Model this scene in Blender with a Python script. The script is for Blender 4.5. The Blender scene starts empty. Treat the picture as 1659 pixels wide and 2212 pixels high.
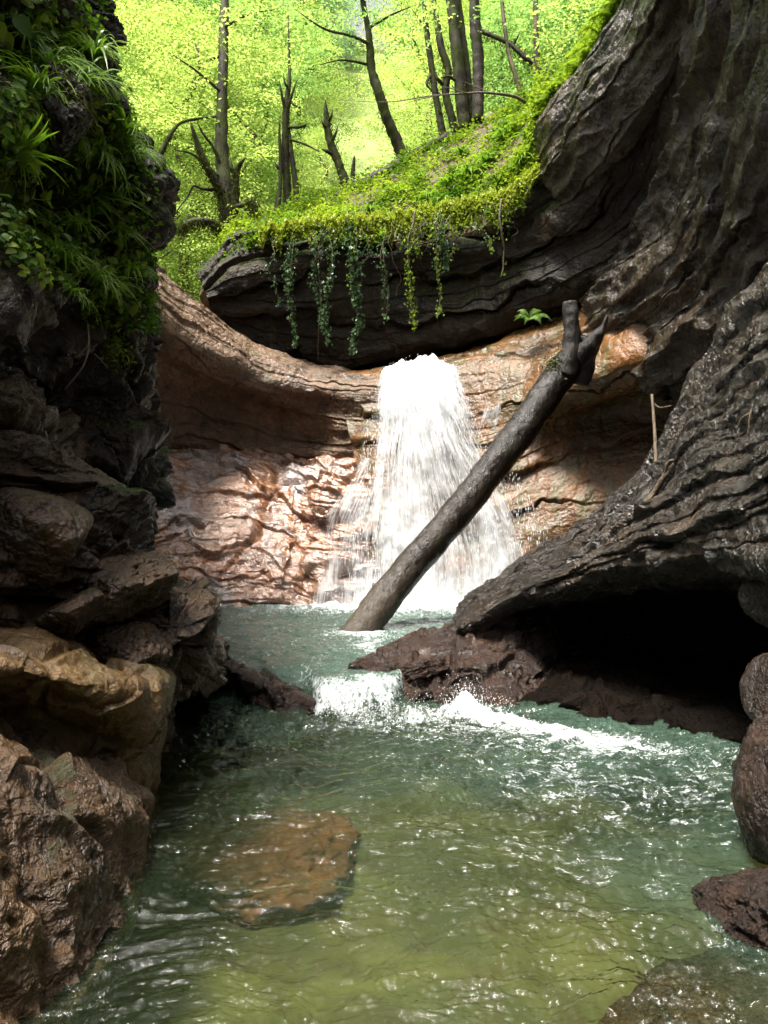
import bpy, math, random
import numpy as np
from mathutils import Vector

random.seed(7)
RNG = np.random.default_rng(11)
sc = bpy.context.scene
COL = sc.collection
K, CU, CV, EYE = 1703.0, 829.5, 1105.5, 1.5     # lens of the photograph, eye height above the lower pool


def at(u, v, d):
    """a point of the photograph at a distance d from the camera -> world metres"""
    return ((u - CU) / K * d, d, EYE - (v - CV) / K * d)


def proj(P):
    P = np.asarray(P)
    return np.stack([CU + P[..., 0] / P[..., 1] * K, CV - (P[..., 2] - EYE) / P[..., 1] * K], -1)


# ------------------------------------------------------------------ noise
def _hash(ix, iy, iz, seed):
    with np.errstate(over='ignore'):
        h = (ix.astype(np.uint32) * np.uint32(374761393) + iy.astype(np.uint32) * np.uint32(668265263)
             + iz.astype(np.uint32) * np.uint32(2246822519) + np.uint32((seed * 3266489917) & 0xffffffff))
        h = (h ^ (h >> np.uint32(13))) * np.uint32(1274126177)
        h = (h ^ (h >> np.uint32(16))) * np.uint32(2654435769)
        return h ^ (h >> np.uint32(15))


def gnoise(p, seed=0):
    p = np.asarray(p, dtype=np.float64)
    sh = p.shape[:-1]
    p = p.reshape(-1, 3)
    i = np.floor(p).astype(np.int64)
    f = p - i
    w = f * f * f * (f * (f * 6 - 15) + 10)
    out = np.zeros(len(p))
    for dx in (0, 1):
        for dy in (0, 1):
            for dz in (0, 1):
                h = _hash(i[:, 0] + dx, i[:, 1] + dy, i[:, 2] + dz, seed)
                gx = (h & np.uint32(1023)).astype(np.float64) / 511.5 - 1
                gy = ((h >> np.uint32(10)) & np.uint32(1023)).astype(np.float64) / 511.5 - 1
                gz = ((h >> np.uint32(20)) & np.uint32(1023)).astype(np.float64) / 511.5 - 1
                d = gx * (f[:, 0] - dx) + gy * (f[:, 1] - dy) + gz * (f[:, 2] - dz)
                ww = ((w[:, 0] if dx else 1 - w[:, 0]) * (w[:, 1] if dy else 1 - w[:, 1])
                      * (w[:, 2] if dz else 1 - w[:, 2]))
                out += d * ww
    return out.reshape(sh) * 1.3


def fbm(p, octaves=4, seed=0, gain=0.5):
    p = np.asarray(p, dtype=np.float64)
    a, o, t = 1.0, 0.0, 0.0
    for k in range(octaves):
        o = o + a * gnoise(p * (2.03 ** k) + 17.3 * k, seed + k)
        t += a
        a *= gain
    return o / t * 1.6


def ridged(p, octaves=4, seed=0, gain=0.5):
    p = np.asarray(p, dtype=np.float64)
    a, o, t = 1.0, 0.0, 0.0
    for k in range(octaves):
        o = o + a * (1 - 2.2 * np.abs(gnoise(p * (2.07 ** k) + 9.1 * k, seed + k)))
        t += a
        a *= gain
    return o / t


def worley(p, seed=0):
    p = np.asarray(p, dtype=np.float64)
    sh = p.shape[:-1]
    p = p.reshape(-1, 3)
    i = np.floor(p).astype(np.int64)
    f1 = np.full(len(p), 9.0)
    f2 = np.full(len(p), 9.0)
    cid = np.zeros(len(p))
    for dx in (-1, 0, 1):
        for dy in (-1, 0, 1):
            for dz in (-1, 0, 1):
                cx, cy, cz = i[:, 0] + dx, i[:, 1] + dy, i[:, 2] + dz
                h = _hash(cx, cy, cz, seed)
                q = np.stack([cx + (h & np.uint32(1023)) / 1023.0,
                              cy + ((h >> np.uint32(10)) & np.uint32(1023)) / 1023.0,
                              cz + ((h >> np.uint32(20)) & np.uint32(1023)) / 1023.0], -1)
                d = np.linalg.norm(p - q, axis=1)
                lo = d < f1
                f2 = np.where(lo, f1, np.minimum(f2, d))
                cid = np.where(lo, (h >> np.uint32(5)) % np.uint32(1000) / 1000.0, cid)
                f1 = np.where(lo, d, f1)
    return f1.reshape(sh), f2.reshape(sh), cid.reshape(sh)


def sstep(a, b, x):
    t = np.clip((x - a) / (b - a), 0, 1)
    return t * t * (3 - 2 * t)


# ------------------------------------------------------------------ scene helpers
def tag(o, label=None, cat=None, group=None, kind=None):
    if label: o['label'] = label
    if cat: o['category'] = cat
    if group: o['group'] = group
    if kind: o['kind'] = kind
    return o


def empty(name, loc, label, cat, group=None):
    o = bpy.data.objects.new(name, None)
    o.empty_display_size = 0.2
    COL.objects.link(o)
    o.location = loc
    return tag(o, label, cat, group)


def np_mesh(name, V, quads=None, tris=None, mat=None, smooth=True, attrs=None, uv=None):
    me = bpy.data.meshes.new(name)
    V = np.asarray(V, dtype=np.float32)
    nq = 0 if quads is None else len(quads)
    nt = 0 if tris is None else len(tris)
    me.vertices.add(len(V))
    me.vertices.foreach_set('co', V.ravel())
    loops, tot = [], []
    if nq:
        loops.append(np.asarray(quads, dtype=np.int32).ravel()); tot.append(np.full(nq, 4, dtype=np.int32))
    if nt:
        loops.append(np.asarray(tris, dtype=np.int32).ravel()); tot.append(np.full(nt, 3, dtype=np.int32))
    loops = np.concatenate(loops); tot = np.concatenate(tot)
    me.loops.add(len(loops))
    me.loops.foreach_set('vertex_index', loops)
    me.polygons.add(len(tot))
    st = np.zeros(len(tot), dtype=np.int32)
    st[1:] = np.cumsum(tot)[:-1]
    me.polygons.foreach_set('loop_start', st)
    try:
        me.polygons.foreach_set('loop_total', tot)
    except Exception:
        pass
    me.update(calc_edges=True)
    me.polygons.foreach_set('use_smooth', np.full(len(tot), smooth, dtype=bool))
    for k, a in (attrs or {}).items():
        at_ = me.attributes.new(k, 'FLOAT', 'POINT')
        at_.data.foreach_set('value', np.asarray(a, dtype=np.float32))
    if uv is not None:
        l = me.uv_layers.new(name='flow')
        l.data.foreach_set('uv', np.asarray(uv, dtype=np.float32)[loops].ravel())
    if mat: me.materials.append(mat)
    me.validate()
    return me


def place(name, me, base=None, parent=None):
    """link a mesh as one object whose origin sits at its base (or in its parent's frame)"""
    o = bpy.data.objects.new(name, me)
    COL.objects.link(o)
    if parent is not None:
        o.parent = parent
        me.transform(__import__('mathutils').Matrix.Translation(-Vector(parent.location)))
    elif base is not None:
        me.transform(__import__('mathutils').Matrix.Translation(-Vector(base)))
        o.location = base
    return o


def base_of(V):
    V = np.asarray(V)
    return (float(V[:, 0].mean()), float(V[:, 1].mean()), float(V[:, 2].min()))


def crmat(n, m):
    """weights of n Catmull-Rom samples over m control points"""
    W = np.zeros((n, m))
    x = np.linspace(0, m - 1, n)
    i = np.clip(np.floor(x).astype(int), 0, m - 2)
    t = x - i
    w = [-.5 * t + t ** 2 - .5 * t ** 3, 1 - 2.5 * t ** 2 + 1.5 * t ** 3, .5 * t + 2 * t ** 2 - 1.5 * t ** 3, -.5 * t ** 2 + .5 * t ** 3]
    r = np.arange(n)
    for k in range(4):
        j = i + k - 1
        # mirror ends
        lo, hi = j < 0, j > m - 1
        np.add.at(W, (r, np.clip(j, 0, m - 1)), np.where(lo | hi, 0, w[k]))
        if lo.any():
            np.add.at(W, (r[lo], np.zeros(lo.sum(), int)), 2 * w[k][lo]); np.add.at(W, (r[lo], np.ones(lo.sum(), int)), -w[k][lo])
        if hi.any():
            np.add.at(W, (r[hi], np.full(hi.sum(), m - 1)), 2 * w[k][hi]); np.add.at(W, (r[hi], np.full(hi.sum(), m - 2)), -w[k][hi])
    return W


def spline(pts, n):
    pts = np.asarray(pts, dtype=float)
    return crmat(n, len(pts)) @ pts


def gnormals(P):
    du = np.gradient(P, axis=1); dv = np.gradient(P, axis=0)
    N = np.cross(du, dv)
    return N / (np.linalg.norm(N, axis=-1, keepdims=True) + 1e-9)


def grid_quads(nv, nu, off=0):
    i = np.arange(nv * nu).reshape(nv, nu) + off
    return np.stack([i[:-1, :-1], i[1:, :-1], i[1:, 1:], i[:-1, 1:]], -1).reshape(-1, 4)


SHEETS = {}


def rock_sheet(key, name, ctrl, nv, nu, disp, mat, back, label, cat, group=None, kind=None, world=False):
    """ctrl: rows of (u, v, distance); a smooth sheet displaced by disp(P, N, S, T) along its normal and closed by a back."""
    C = np.array([[p if world else at(*p) for p in row] for row in ctrl])
    Wv, Wu = crmat(nv, C.shape[0]), crmat(nu, C.shape[1])
    P = np.einsum('ij,jkc,lk->ilc', Wv, C, Wu)
    N = gnormals(P)
    ctr = P.reshape(-1, 3).mean(0)
    view = np.array([0, 0, EYE]) - P
    if (N * view).sum(-1).mean() < 0:
        N = -N
    S = np.concatenate([np.zeros((nv, 1)), np.cumsum(np.linalg.norm(np.diff(P, axis=1), axis=-1), 1)], 1)
    T = np.concatenate([np.zeros((1, nu)), np.cumsum(np.linalg.norm(np.diff(P, axis=0), axis=-1), 0)], 0)
    S = S.mean(0)[None, :].repeat(nv, 0) * .5 + S * .5
    T = T.mean(1)[:, None].repeat(nu, 1)
    h = disp(P, N, S, T)
    P = P + N * h[..., None]
    SHEETS[key] = (P, gnormals(P) * np.sign((gnormals(P) * view).sum(-1).mean()))
    V = P.reshape(-1, 3)
    q = grid_quads(nv, nu)
    idx = np.arange(nv * nu).reshape(nv, nu)
    ring = np.concatenate([idx[0, :], idx[1:, -1], idx[-1, -2::-1], idx[-2:0:-1, 0]])
    bk = np.array(back)
    R = V[ring] + bk
    n0 = len(V)
    V2 = np.concatenate([V, R, [R.mean(0) + bk * .2]])
    k = np.arange(len(ring)); k2 = (k + 1) % len(ring)
    q2 = np.stack([ring[k], ring[k2], n0 + k2, n0 + k], -1)
    tr = np.stack([n0 + k, n0 + k2, np.full(len(k), n0 + len(ring))], -1)
    UV = np.concatenate([np.stack([S, T], -1).reshape(-1, 2), np.stack([S, T], -1).reshape(-1, 2)[ring], [[0, 0]]])
    me = np_mesh(name, V2, np.concatenate([q, q2]), tr, mat, uv=UV)
    o = place(name, me, base_of(V2))
    return tag(o, label, cat, group, kind)


def on_sheet(key, u, v, r=14):
    """the visible point of a sheet near pixel (u, v), and its normal"""
    P, N = SHEETS[key]
    uv = proj(P)
    d = (uv[..., 0] - u) ** 2 + (uv[..., 1] - v) ** 2
    ok = d < r * r
    if ok.any():
        y = np.where(ok, P[..., 1], 1e9)
        j = np.unravel_index(np.argmin(y), y.shape)
    else:
        j = np.unravel_index(np.argmin(d), d.shape)
    return P[j], N[j]


# ------------------------------------------------------------------ materials
def nodes(name):
    m = bpy.data.materials.new(name)
    m.use_nodes = True
    nt = m.node_tree
    nt.nodes.clear()
    return m, nt


def nd(nt, t, **kw):
    n = nt.nodes.new(t)
    for k, v in kw.items():
        if k.startswith('i_'):
            n.inputs[k[2:].replace('_', ' ')].default_value = v
        else:
            setattr(n, k, v)
    return n


def lk(nt, a, b): nt.links.new(a, b)


def noise_node(nt, vec, scale, detail=6, rough=.55, dist=0):
    n = nd(nt, 'ShaderNodeTexNoise')
    n.inputs['Scale'].default_value = scale
    n.inputs['Detail'].default_value = detail
    n.inputs['Roughness'].default_value = rough
    n.inputs['Distortion'].default_value = dist
    lk(nt, vec, n.inputs['Vector'])
    return n.outputs['Fac']


def mapping(nt, vec, scale):
    n = nd(nt, 'ShaderNodeMapping')
    n.inputs['Scale'].default_value = scale
    lk(nt, vec, n.inputs['Vector'])
    return n.outputs['Vector']


def mathn(nt, op, a, b=None, clamp=False):
    n = nd(nt, 'ShaderNodeMath', operation=op)
    n.use_clamp = clamp
    for k, x in enumerate((a, b)):
        if x is None: continue
        if isinstance(x, (int, float)): n.inputs[k].default_value = x
        else: lk(nt, x, n.inputs[k])
    return n.outputs[0]


def maprange(nt, x, a, b, c=0., d=1.):
    n = nd(nt, 'ShaderNodeMapRange')
    n.inputs['From Min'].default_value = a; n.inputs['From Max'].default_value = b
    n.inputs['To Min'].default_value = c; n.inputs['To Max'].default_value = d
    lk(nt, x, n.inputs['Value'])
    return n.outputs['Result']


def mixc(nt, f, a, b):
    n = nd(nt, 'ShaderNodeMix', data_type='RGBA')
    if isinstance(f, (int, float)): n.inputs['Factor'].default_value = f
    else: lk(nt, f, n.inputs['Factor'])
    for s, x in ((6, a), (7, b)):
        if isinstance(x, tuple): n.inputs[s].default_value = (*x, 1)
        else: lk(nt, x, n.inputs[s])
    return n.outputs[2]


def rock_mat(name, cols, scale=1.5, bump=.5, rough=(.25, .6), spec=.5, moss=None, streak=None, flow=None, pits=.4, patch=None, fine=1., coat=0.):
    """wet limestone: large colour patches, small grain, optional moss on flat tops, water streaks and strata that follow the sheet"""
    m, nt = nodes(name)
    tc = nd(nt, 'ShaderNodeTexCoord')
    ob = tc.outputs['Object']
    big = noise_node(nt, ob, scale, 5, .6, .6)
    mid = noise_node(nt, ob, scale * 5.3, 6, .62, .3)
    fin = noise_node(nt, ob, scale * 31, 5, .65)
    ramp = nd(nt, 'ShaderNodeValToRGB')
    e = ramp.color_ramp.elements
    e[0].position, e[1].position = .34, .66
    e[0].color, e[1].color = (*cols[0], 1), (*cols[2], 1)
    x = e.new(.5); x.color = (*cols[1], 1)
    s = mathn(nt, 'ADD', mathn(nt, 'MULTIPLY', big, .62), mathn(nt, 'MULTIPLY', mid, .38))
    lk(nt, s, ramp.inputs['Fac'])
    col = ramp.outputs['Color']
    if patch:                                   # a second rock colour in broad patches
        pc, plo, phi, psc = patch
        pn = noise_node(nt, ob, psc, 5, .6, .8)
        col = mixc(nt, maprange(nt, pn, plo, phi), col, pc)
    if streak:                                  # stains running down
        c2, lo, hi = streak
        sv = mapping(nt, ob, (7, 7, .5))
        sn = noise_node(nt, sv, .8, 4, .6, .4)
        col = mixc(nt, maprange(nt, sn, lo, hi), col, c2)
    grain = maprange(nt, fin, .3, .7, .62, 1.25)
    vm = nd(nt, 'ShaderNodeVectorMath', operation='SCALE')
    lk(nt, col, vm.inputs[0]); lk(nt, grain, vm.inputs['Scale'])
    col = vm.outputs[0]
    vor = nd(nt, 'ShaderNodeTexVoronoi', feature='DISTANCE_TO_EDGE')
    vor.inputs['Scale'].default_value = scale * 2.2
    wv = nd(nt, 'ShaderNodeVectorMath', operation='ADD')
    nc = nd(nt, 'ShaderNodeTexNoise'); nc.inputs['Scale'].default_value = scale * 3; nc.inputs['Detail'].default_value = 4
    lk(nt, ob, nc.inputs['Vector'])
    sc_ = nd(nt, 'ShaderNodeVectorMath', operation='SCALE'); sc_.inputs['Scale'].default_value = .5
    lk(nt, nc.outputs['Color'], sc_.inputs[0])
    lk(nt, ob, wv.inputs[0]); lk(nt, sc_.outputs[0], wv.inputs[1])
    lk(nt, wv.outputs[0], vor.inputs['Vector'])
    crack = maprange(nt, vor.outputs['Distance'], 0, .045)
    h = mathn(nt, 'ADD', mathn(nt, 'MULTIPLY', mid, 1.0), mathn(nt, 'MULTIPLY', fin, .28 * fine))
    h = mathn(nt, 'ADD', h, mathn(nt, 'MULTIPLY', crack, .22 * pits))
    if flow:
        a, b, amt = flow
        uvn = nd(nt, 'ShaderNodeUVMap', uv_map='flow')
        fv = mapping(nt, uvn.outputs['UV'], (a, b, 1))
        f1 = noise_node(nt, fv, 1.0, 7, .62, .5)
        h = mathn(nt, 'ADD', h, mathn(nt, 'MULTIPLY', f1, amt))
        col = mixc(nt, maprange(nt, f1, .35, .6, .55, 0), col, tuple(c * .35 for c in cols[0]))
    ro = maprange(nt, mid, .3, .7, rough[0], rough[1])
    if moss:
        mc, lo, hi = moss
        geo = nd(nt, 'ShaderNodeNewGeometry')
        sep = nd(nt, 'ShaderNodeSeparateXYZ'); lk(nt, geo.outputs['Normal'], sep.inputs[0])
        mn = mathn(nt, 'ADD', mathn(nt, 'MULTIPLY', sep.outputs['Z'], .45), noise_node(nt, ob, scale * 1.7, 7, .7, .5))
        mf = maprange(nt, mn, lo, hi)
        col = mixc(nt, mf, col, mixc(nt, fin, mc, tuple(c * .35 for c in mc)))
        ro = mathn(nt, 'MAXIMUM', ro, mathn(nt, 'MULTIPLY', mf, .8))
        h = mathn(nt, 'ADD', h, mathn(nt, 'MULTIPLY', mathn(nt, 'MULTIPLY', mf, fin), .6))
    bp = nd(nt, 'ShaderNodeBump')
    bp.inputs['Strength'].default_value = bump
    bp.inputs['Distance'].default_value = .09 / max(scale, .3) ** .5
    lk(nt, h, bp.inputs['Height'])
    pb = nd(nt, 'ShaderNodeBsdfPrincipled')
    pb.inputs['Specular IOR Level'].default_value = spec
    if coat:
        pb.inputs['Coat Weight'].default_value = coat
        pb.inputs['Coat Roughness'].default_value = .12
        lk(nt, bp.outputs[0], pb.inputs['Coat Normal'])
    lk(nt, col, pb.inputs['Base Color']); lk(nt, ro, pb.inputs['Roughness']); lk(nt, bp.outputs[0], pb.inputs['Normal'])
    o = nd(nt, 'ShaderNodeOutputMaterial'); lk(nt, pb.outputs[0], o.inputs[0])
    return m


def leaf_mat(name, a, b, trans=.5, gloss=.35, tcol=None):
    """thin leaves: two greens mixed leaf by leaf, part of the light passing through"""
    m, nt = nodes(name)
    t = nd(nt, 'ShaderNodeAttribute', attribute_name='tint')
    col = mixc(nt, t.outputs['Fac'], a, b)
    pb = nd(nt, 'ShaderNodeBsdfPrincipled')
    pb.inputs['Roughness'].default_value = gloss
    pb.inputs['Specular IOR Level'].default_value = .2
    lk(nt, col, pb.inputs['Base Color'])
    tr = nd(nt, 'ShaderNodeBsdfTranslucent')
    k = tcol or (1.5, 1.5, .8)
    vm = nd(nt, 'ShaderNodeVectorMath', operation='MULTIPLY'); vm.inputs[1].default_value = k
    lk(nt, col, vm.inputs[0]); lk(nt, vm.outputs[0], tr.inputs['Color'])
    mx = nd(nt, 'ShaderNodeMixShader'); mx.inputs[0].default_value = trans
    lk(nt, pb.outputs[0], mx.inputs[1]); lk(nt, tr.outputs[0], mx.inputs[2])
    o = nd(nt, 'ShaderNodeOutputMaterial'); lk(nt, mx.outputs[0], o.inputs[0])
    return m


def bark_mat(name, c1, c2, mosscol=None, mlo=.5, mhi=.6, rough=.75, sc_=6):
    m, nt = nodes(name)
    tc = nd(nt, 'ShaderNodeTexCoord'); ob = tc.outputs['Object']
    n1 = noise_node(nt, mapping(nt, ob, (3, 3, .8)), sc_, 6, .65, .5)
    n2 = noise_node(nt, ob, sc_ * .5, 5, .6)
    n3 = noise_node(nt, ob, sc_ * 9, 4, .6)
    col = mixc(nt, maprange(nt, n1, .35, .65), c1, c2)
    if mosscol: col = mixc(nt, maprange(nt, n2, mlo, mhi), col, mixc(nt, n3, mosscol, tuple(c * .4 for c in mosscol)))
    bp = nd(nt, 'ShaderNodeBump'); bp.inputs['Strength'].default_value = .8; bp.inputs['Distance'].default_value = .03
    lk(nt, mathn(nt, 'ADD', n1, mathn(nt, 'MULTIPLY', n3, .4)), bp.inputs['Height'])
    pb = nd(nt, 'ShaderNodeBsdfPrincipled'); pb.inputs['Specular IOR Level'].default_value = .3
    lk(nt, maprange(nt, n2, .3, .7, rough - .25, rough), pb.inputs['Roughness'])
    lk(nt, col, pb.inputs['Base Color']); lk(nt, bp.outputs[0], pb.inputs['Normal'])
    o = nd(nt, 'ShaderNodeOutputMaterial'); lk(nt, pb.outputs[0], o.inputs[0])
    return m


def flat_mat(name, c, rough=.6, scale=8, var=.5):
    m, nt = nodes(name)
    tc = nd(nt, 'ShaderNodeTexCoord')
    n = noise_node(nt, tc.outputs['Object'], scale, 5, .6)
    pb = nd(nt, 'ShaderNodeBsdfPrincipled'); pb.inputs['Roughness'].default_value = rough
    lk(nt, mixc(nt, maprange(nt, n, .3, .7), tuple(x * (1 - var) for x in c), tuple(min(1, x * (1 + var)) for x in c)), pb.inputs['Base Color'])
    bp = nd(nt, 'ShaderNodeBump'); bp.inputs['Strength'].default_value = .5; bp.inputs['Distance'].default_value = .03
    lk(nt, n, bp.inputs['Height']); lk(nt, bp.outputs[0], pb.inputs['Normal'])
    o = nd(nt, 'ShaderNodeOutputMaterial'); lk(nt, pb.outputs[0], o.inputs[0])
    return m


# ------------------------------------------------------------------ shapes
def tube(pts, radii, n=24, sides=10, rough=.12, seed=0, closed=True):
    """a tapered limb along a spline -> verts, quads, tris"""
    pts = np.asarray(pts, float)
    L = spline(pts, n)
    R = np.maximum(np.interp(np.linspace(0, len(radii) - 1, n), np.arange(len(radii)), radii), .001)
    Tn = np.gradient(L, axis=0); Tn /= np.linalg.norm(Tn, axis=1, keepdims=True) + 1e-9
    a = np.array([0.31, .93, .18])
    X = np.cross(Tn, a); X /= np.linalg.norm(X, axis=1, keepdims=True) + 1e-9
    Y = np.cross(Tn, X)
    th = np.linspace(0, 2 * np.pi, sides, endpoint=False)
    D = X[:, None] * np.cos(th)[None, :, None] + Y[:, None] * np.sin(th)[None, :, None]
    V = L[:, None] + D * R[:, None, None]
    if rough:
        f = 1 / max(R.mean(), .01) * .7
        V = V + D * (R[:, None] * rough * 2 * fbm(V * f, 3, seed))[..., None]
    V = V.reshape(-1, 3)
    i = np.arange(n * sides).reshape(n, sides); j = np.roll(i, -1, 1)
    q = np.stack([i[:-1], j[:-1], j[1:], i[1:]], -1).reshape(-1, 4)
    V = np.concatenate([V, L[:1], L[-1:]])
    t1 = np.stack([j[0], i[0], np.full(sides, n * sides)], -1)
    t2 = np.stack([i[-1], j[-1], np.full(sides, n * sides + 1)], -1)
    return V, q, np.concatenate([t1, t2])


class Acc:
    def __init__(self): self.V, self.q, self.t, self.a, self.n = [], [], [], [], 0
    def add(self, V, q=None, t=None, tint=None):
        V = np.asarray(V, float)
        self.V.append(V)
        if q is not None and len(q): self.q.append(np.asarray(q) + self.n)
        if t is not None and len(t): self.t.append(np.asarray(t) + self.n)
        self.a.append(np.zeros(len(V)) if tint is None else np.broadcast_to(tint, (len(V),)))
        self.n += len(V)
        return self
    def mesh(self, name, mat, smooth=True):
        return np_mesh(name, np.concatenate(self.V), np.concatenate(self.q) if self.q else None,
                       np.concatenate(self.t) if self.t else None, mat, smooth, {'tint': np.concatenate(self.a)})
    def build(self, name, mat, base=None, parent=None, smooth=True):
        return place(name, self.mesh(name, mat, smooth), base if base is not None or parent is not None else base_of(np.concatenate(self.V)), parent)


def leaf_quads(C, size, rng, flat=.6, aspect=.6, out=None, droop=.2):
    """leaf-shaped faces (kites folded on the midrib) at centres C -> verts, quads, tint"""
    n = len(C)
    nrm = rng.normal(size=(n, 3)); nrm[:, 2] = np.abs(nrm[:, 2]) + flat * 2
    nrm /= np.linalg.norm(nrm, axis=1, keepdims=True)
    d = rng.normal(size=(n, 3)) if out is None else out + rng.normal(size=(n, 3)) * .5
    d[:, 2] -= droop
    d -= nrm * (d * nrm).sum(1, keepdims=True)
    d /= np.linalg.norm(d, axis=1, keepdims=True) + 1e-9
    s = np.cross(nrm, d)
    L = size * rng.uniform(.6, 1.25, n)[:, None]
    w = L * aspect * .5
    V = np.stack([C - d * L * .5, C + s * w + nrm * w * .3, C + d * L * .5 - nrm * L * .12, C - s * w + nrm * w * .3], 1)
    q = np.arange(n * 4).reshape(n, 4)
    return V.reshape(-1, 3), q, np.repeat(rng.uniform(0, 1, n), 4)


def cubesphere(n):
    """unit cube-sphere, n x n per face, shared seams merged"""
    a = np.linspace(-1, 1, n)
    A, B = np.meshgrid(a, a)
    o = np.ones_like(A)
    F = [np.stack(x, -1).reshape(-1, 3) for x in ((o, A, B), (-o, B, A), (A, o, -B), (A, -o, B), (A, B, o), (B, A, -o))]
    V = np.concatenate(F)
    q = np.concatenate([grid_quads(n, n, k * n * n) for k in range(6)])
    key = np.round(V * 1e5).astype(np.int64)
    _, first, inv = np.unique(key, axis=0, return_index=True, return_inverse=True)
    V = V[first]; q = inv.reshape(-1)[q]
    V = np.tan(V * np.pi / 4)
    return V / np.linalg.norm(V, axis=1, keepdims=True), q


def boulder_verts(c, r, seed, n=56, cuts=9, rough=.12, rot=0., tilt=0., pits=.0, sharp=.82, flow=None):
    """a weathered block: an ellipsoid cut by random planes and worn by noise"""
    rng = np.random.default_rng(seed)
    D, q = cubesphere(n)
    h = np.full(len(D), 1.0)
    for k in range(cuts):
        nn = rng.normal(size=3); nn /= np.linalg.norm(nn)
        off = rng.uniform(sharp - .2, sharp + .05)
        dn = D @ nn
        lim = np.where(dn > .05, off / np.maximum(dn, .05), 9)
        h = -np.log(np.exp(-18 * h) + np.exp(-18 * lim)) / 18
    V = D * h[:, None]
    V = V + D * (rough * fbm(D * 1.7 + seed, 5, seed, .55) + rough * .5 * (ridged(D * 4 + seed, 4, seed + 3)-.4))[:, None]
    if pits: 
        f1, f2, _ = worley(D * 6 + seed, seed)
        V = V - D * (pits * sstep(.35, .1, f1))[:, None]
    V = V * np.array(r)
    ct, st = math.cos(tilt), math.sin(tilt)
    V = V @ np.array([[ct, 0, -st], [0, 1, 0], [st, 0, ct]])
    cz, sz = math.cos(rot), math.sin(rot)
    V = V @ np.array([[cz, sz, 0], [-sz, cz, 0], [0, 0, 1]])
    return V + np.array(c), q


def boulder(name, px, r, seed, mat, label, cat='boulder', group=None, world=False, **kw):
    c = px if world else at(*px)
    V, q = boulder_verts(c, r, seed, **kw)
    o = place(name, np_mesh(name, V, q, None, mat), base_of(V))
    return tag(o, label, cat, group)

# ------------------------------------------------------------------ camera, sky, sun
cam = bpy.data.cameras.new('camera')
cam.sensor_fit = 'VERTICAL'
cam.sensor_height = 24.0
cam.lens = 24.0 * K / 2211.0
cam.clip_start = .05; cam.clip_end = 600
co = bpy.data.objects.new('camera', cam); COL.objects.link(co)
co.location = (0, 0, EYE); co.rotation_euler = (math.pi / 2, 0, 0)
sc.camera = co

SUN_EL, SUN_AZ = 70, -132          # azimuth from the view axis, towards the left
w = bpy.data.worlds.new('World'); sc.world = w; w.use_nodes = True
nt = w.node_tree
bg = nt.nodes['Background']
sky = nt.nodes.new('ShaderNodeTexSky'); sky.sky_type = 'NISHITA'; sky.sun_disc = False
sky.sun_elevation = math.radians(SUN_EL); sky.sun_rotation = math.radians(SUN_AZ)
sky.dust_density = 6.0; sky.air_density = .6; sky.ozone_density = 1.0
hs = nt.nodes.new('ShaderNodeHueSaturation'); hs.inputs['Saturation'].default_value = .04     # a thinly clouded, nearly white sky
nt.links.new(sky.outputs[0], hs.inputs['Color']); nt.links.new(hs.outputs[0], bg.inputs[0]); bg.inputs[1].default_value = .04
sl = bpy.data.lights.new('sun', 'SUN'); sl.energy = 1.5; sl.angle = math.radians(14); sl.color = (1, .94, .84)
so = bpy.data.objects.new('sun', sl); COL.objects.link(so)
e, a = math.radians(SUN_EL), math.radians(SUN_AZ)
so.rotation_euler = Vector((math.sin(a) * math.cos(e), math.cos(a) * math.cos(e), math.sin(e))).to_track_quat('Z', 'Y').to_euler()
so.location = (-4, 6, 14)

sc.view_settings.view_transform = 'Standard'; sc.view_settings.look = 'None'
sc.view_settings.gamma = 1; sc.view_settings.exposure = 3.05
sc.render.engine = 'CYCLES'
cy = sc.cycles
cy.use_denoising = True
try: cy.denoiser = 'OPENIMAGEDENOISE'
except Exception: pass
cy.max_bounces = 7; cy.diffuse_bounces = 3; cy.glossy_bounces = 3; cy.transmission_bounces = 3; cy.transparent_max_bounces = 14
cy.caustics_reflective = False; cy.caustics_refractive = False
cy.sample_clamp_indirect = 6
cy.use_adaptive_sampling = True; cy.adaptive_threshold = .02

# ------------------------------------------------------------------ rock materials
M = {}
MOSS = (.055, .075, .008)
M['left_cliff'] = rock_mat('dark_damp_rock', ((.004, .0028, .0016), (.015, .009, .0045), (.052, .031, .014)), .9, .8, (.2, .5), .28, moss=((.04, .06, .008), .72, .86), pits=.7)
M['stack'] = rock_mat('brown_damp_rock', ((.010, .005, .002), (.042, .021, .008), (.10, .055, .021)), 1.3, .8, (.18, .5), .5, moss=((.045, .045, .012), .92, 1.04), pits=.6)
M['slab'] = rock_mat('ochre_rock', ((.045, .025, .009), (.11, .063, .023), (.20, .128, .053)), 1.0, .6, (.3, .6), .4, pits=.4, patch=((.09, .07, .03), .5, .68, 1.3))
M['front'] = rock_mat('brown_near_rock', ((.014, .007, .0025), (.058, .029, .010), (.12, .066, .025)), 1.6, .8, (.18, .5), .5, moss=((.045, .045, .012), .90, 1.04), pits=.6, fine=1.3)
M['bowl'] = rock_mat('pink_brown_rock', ((.07, .043, .027), (.19, .115, .07), (.33, .22, .15)), .9, .8, (.18, .5), .5, flow=(.5, 3.2, .9), streak=((.12, .095, .045), .52, .66))
M['wet'] = rock_mat('wet_orange_rock', ((.12, .045, .016), (.29, .115, .038), (.42, .28, .20)), 1.1, .55, (.08, .3), .8, pits=1., coat=1.2, flow=(1.0, 3.0, 1.6), patch=((.36, .30, .28), .48, .6, .8))  # grey rock patches, spread wider to paint in pale wet glints
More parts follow.
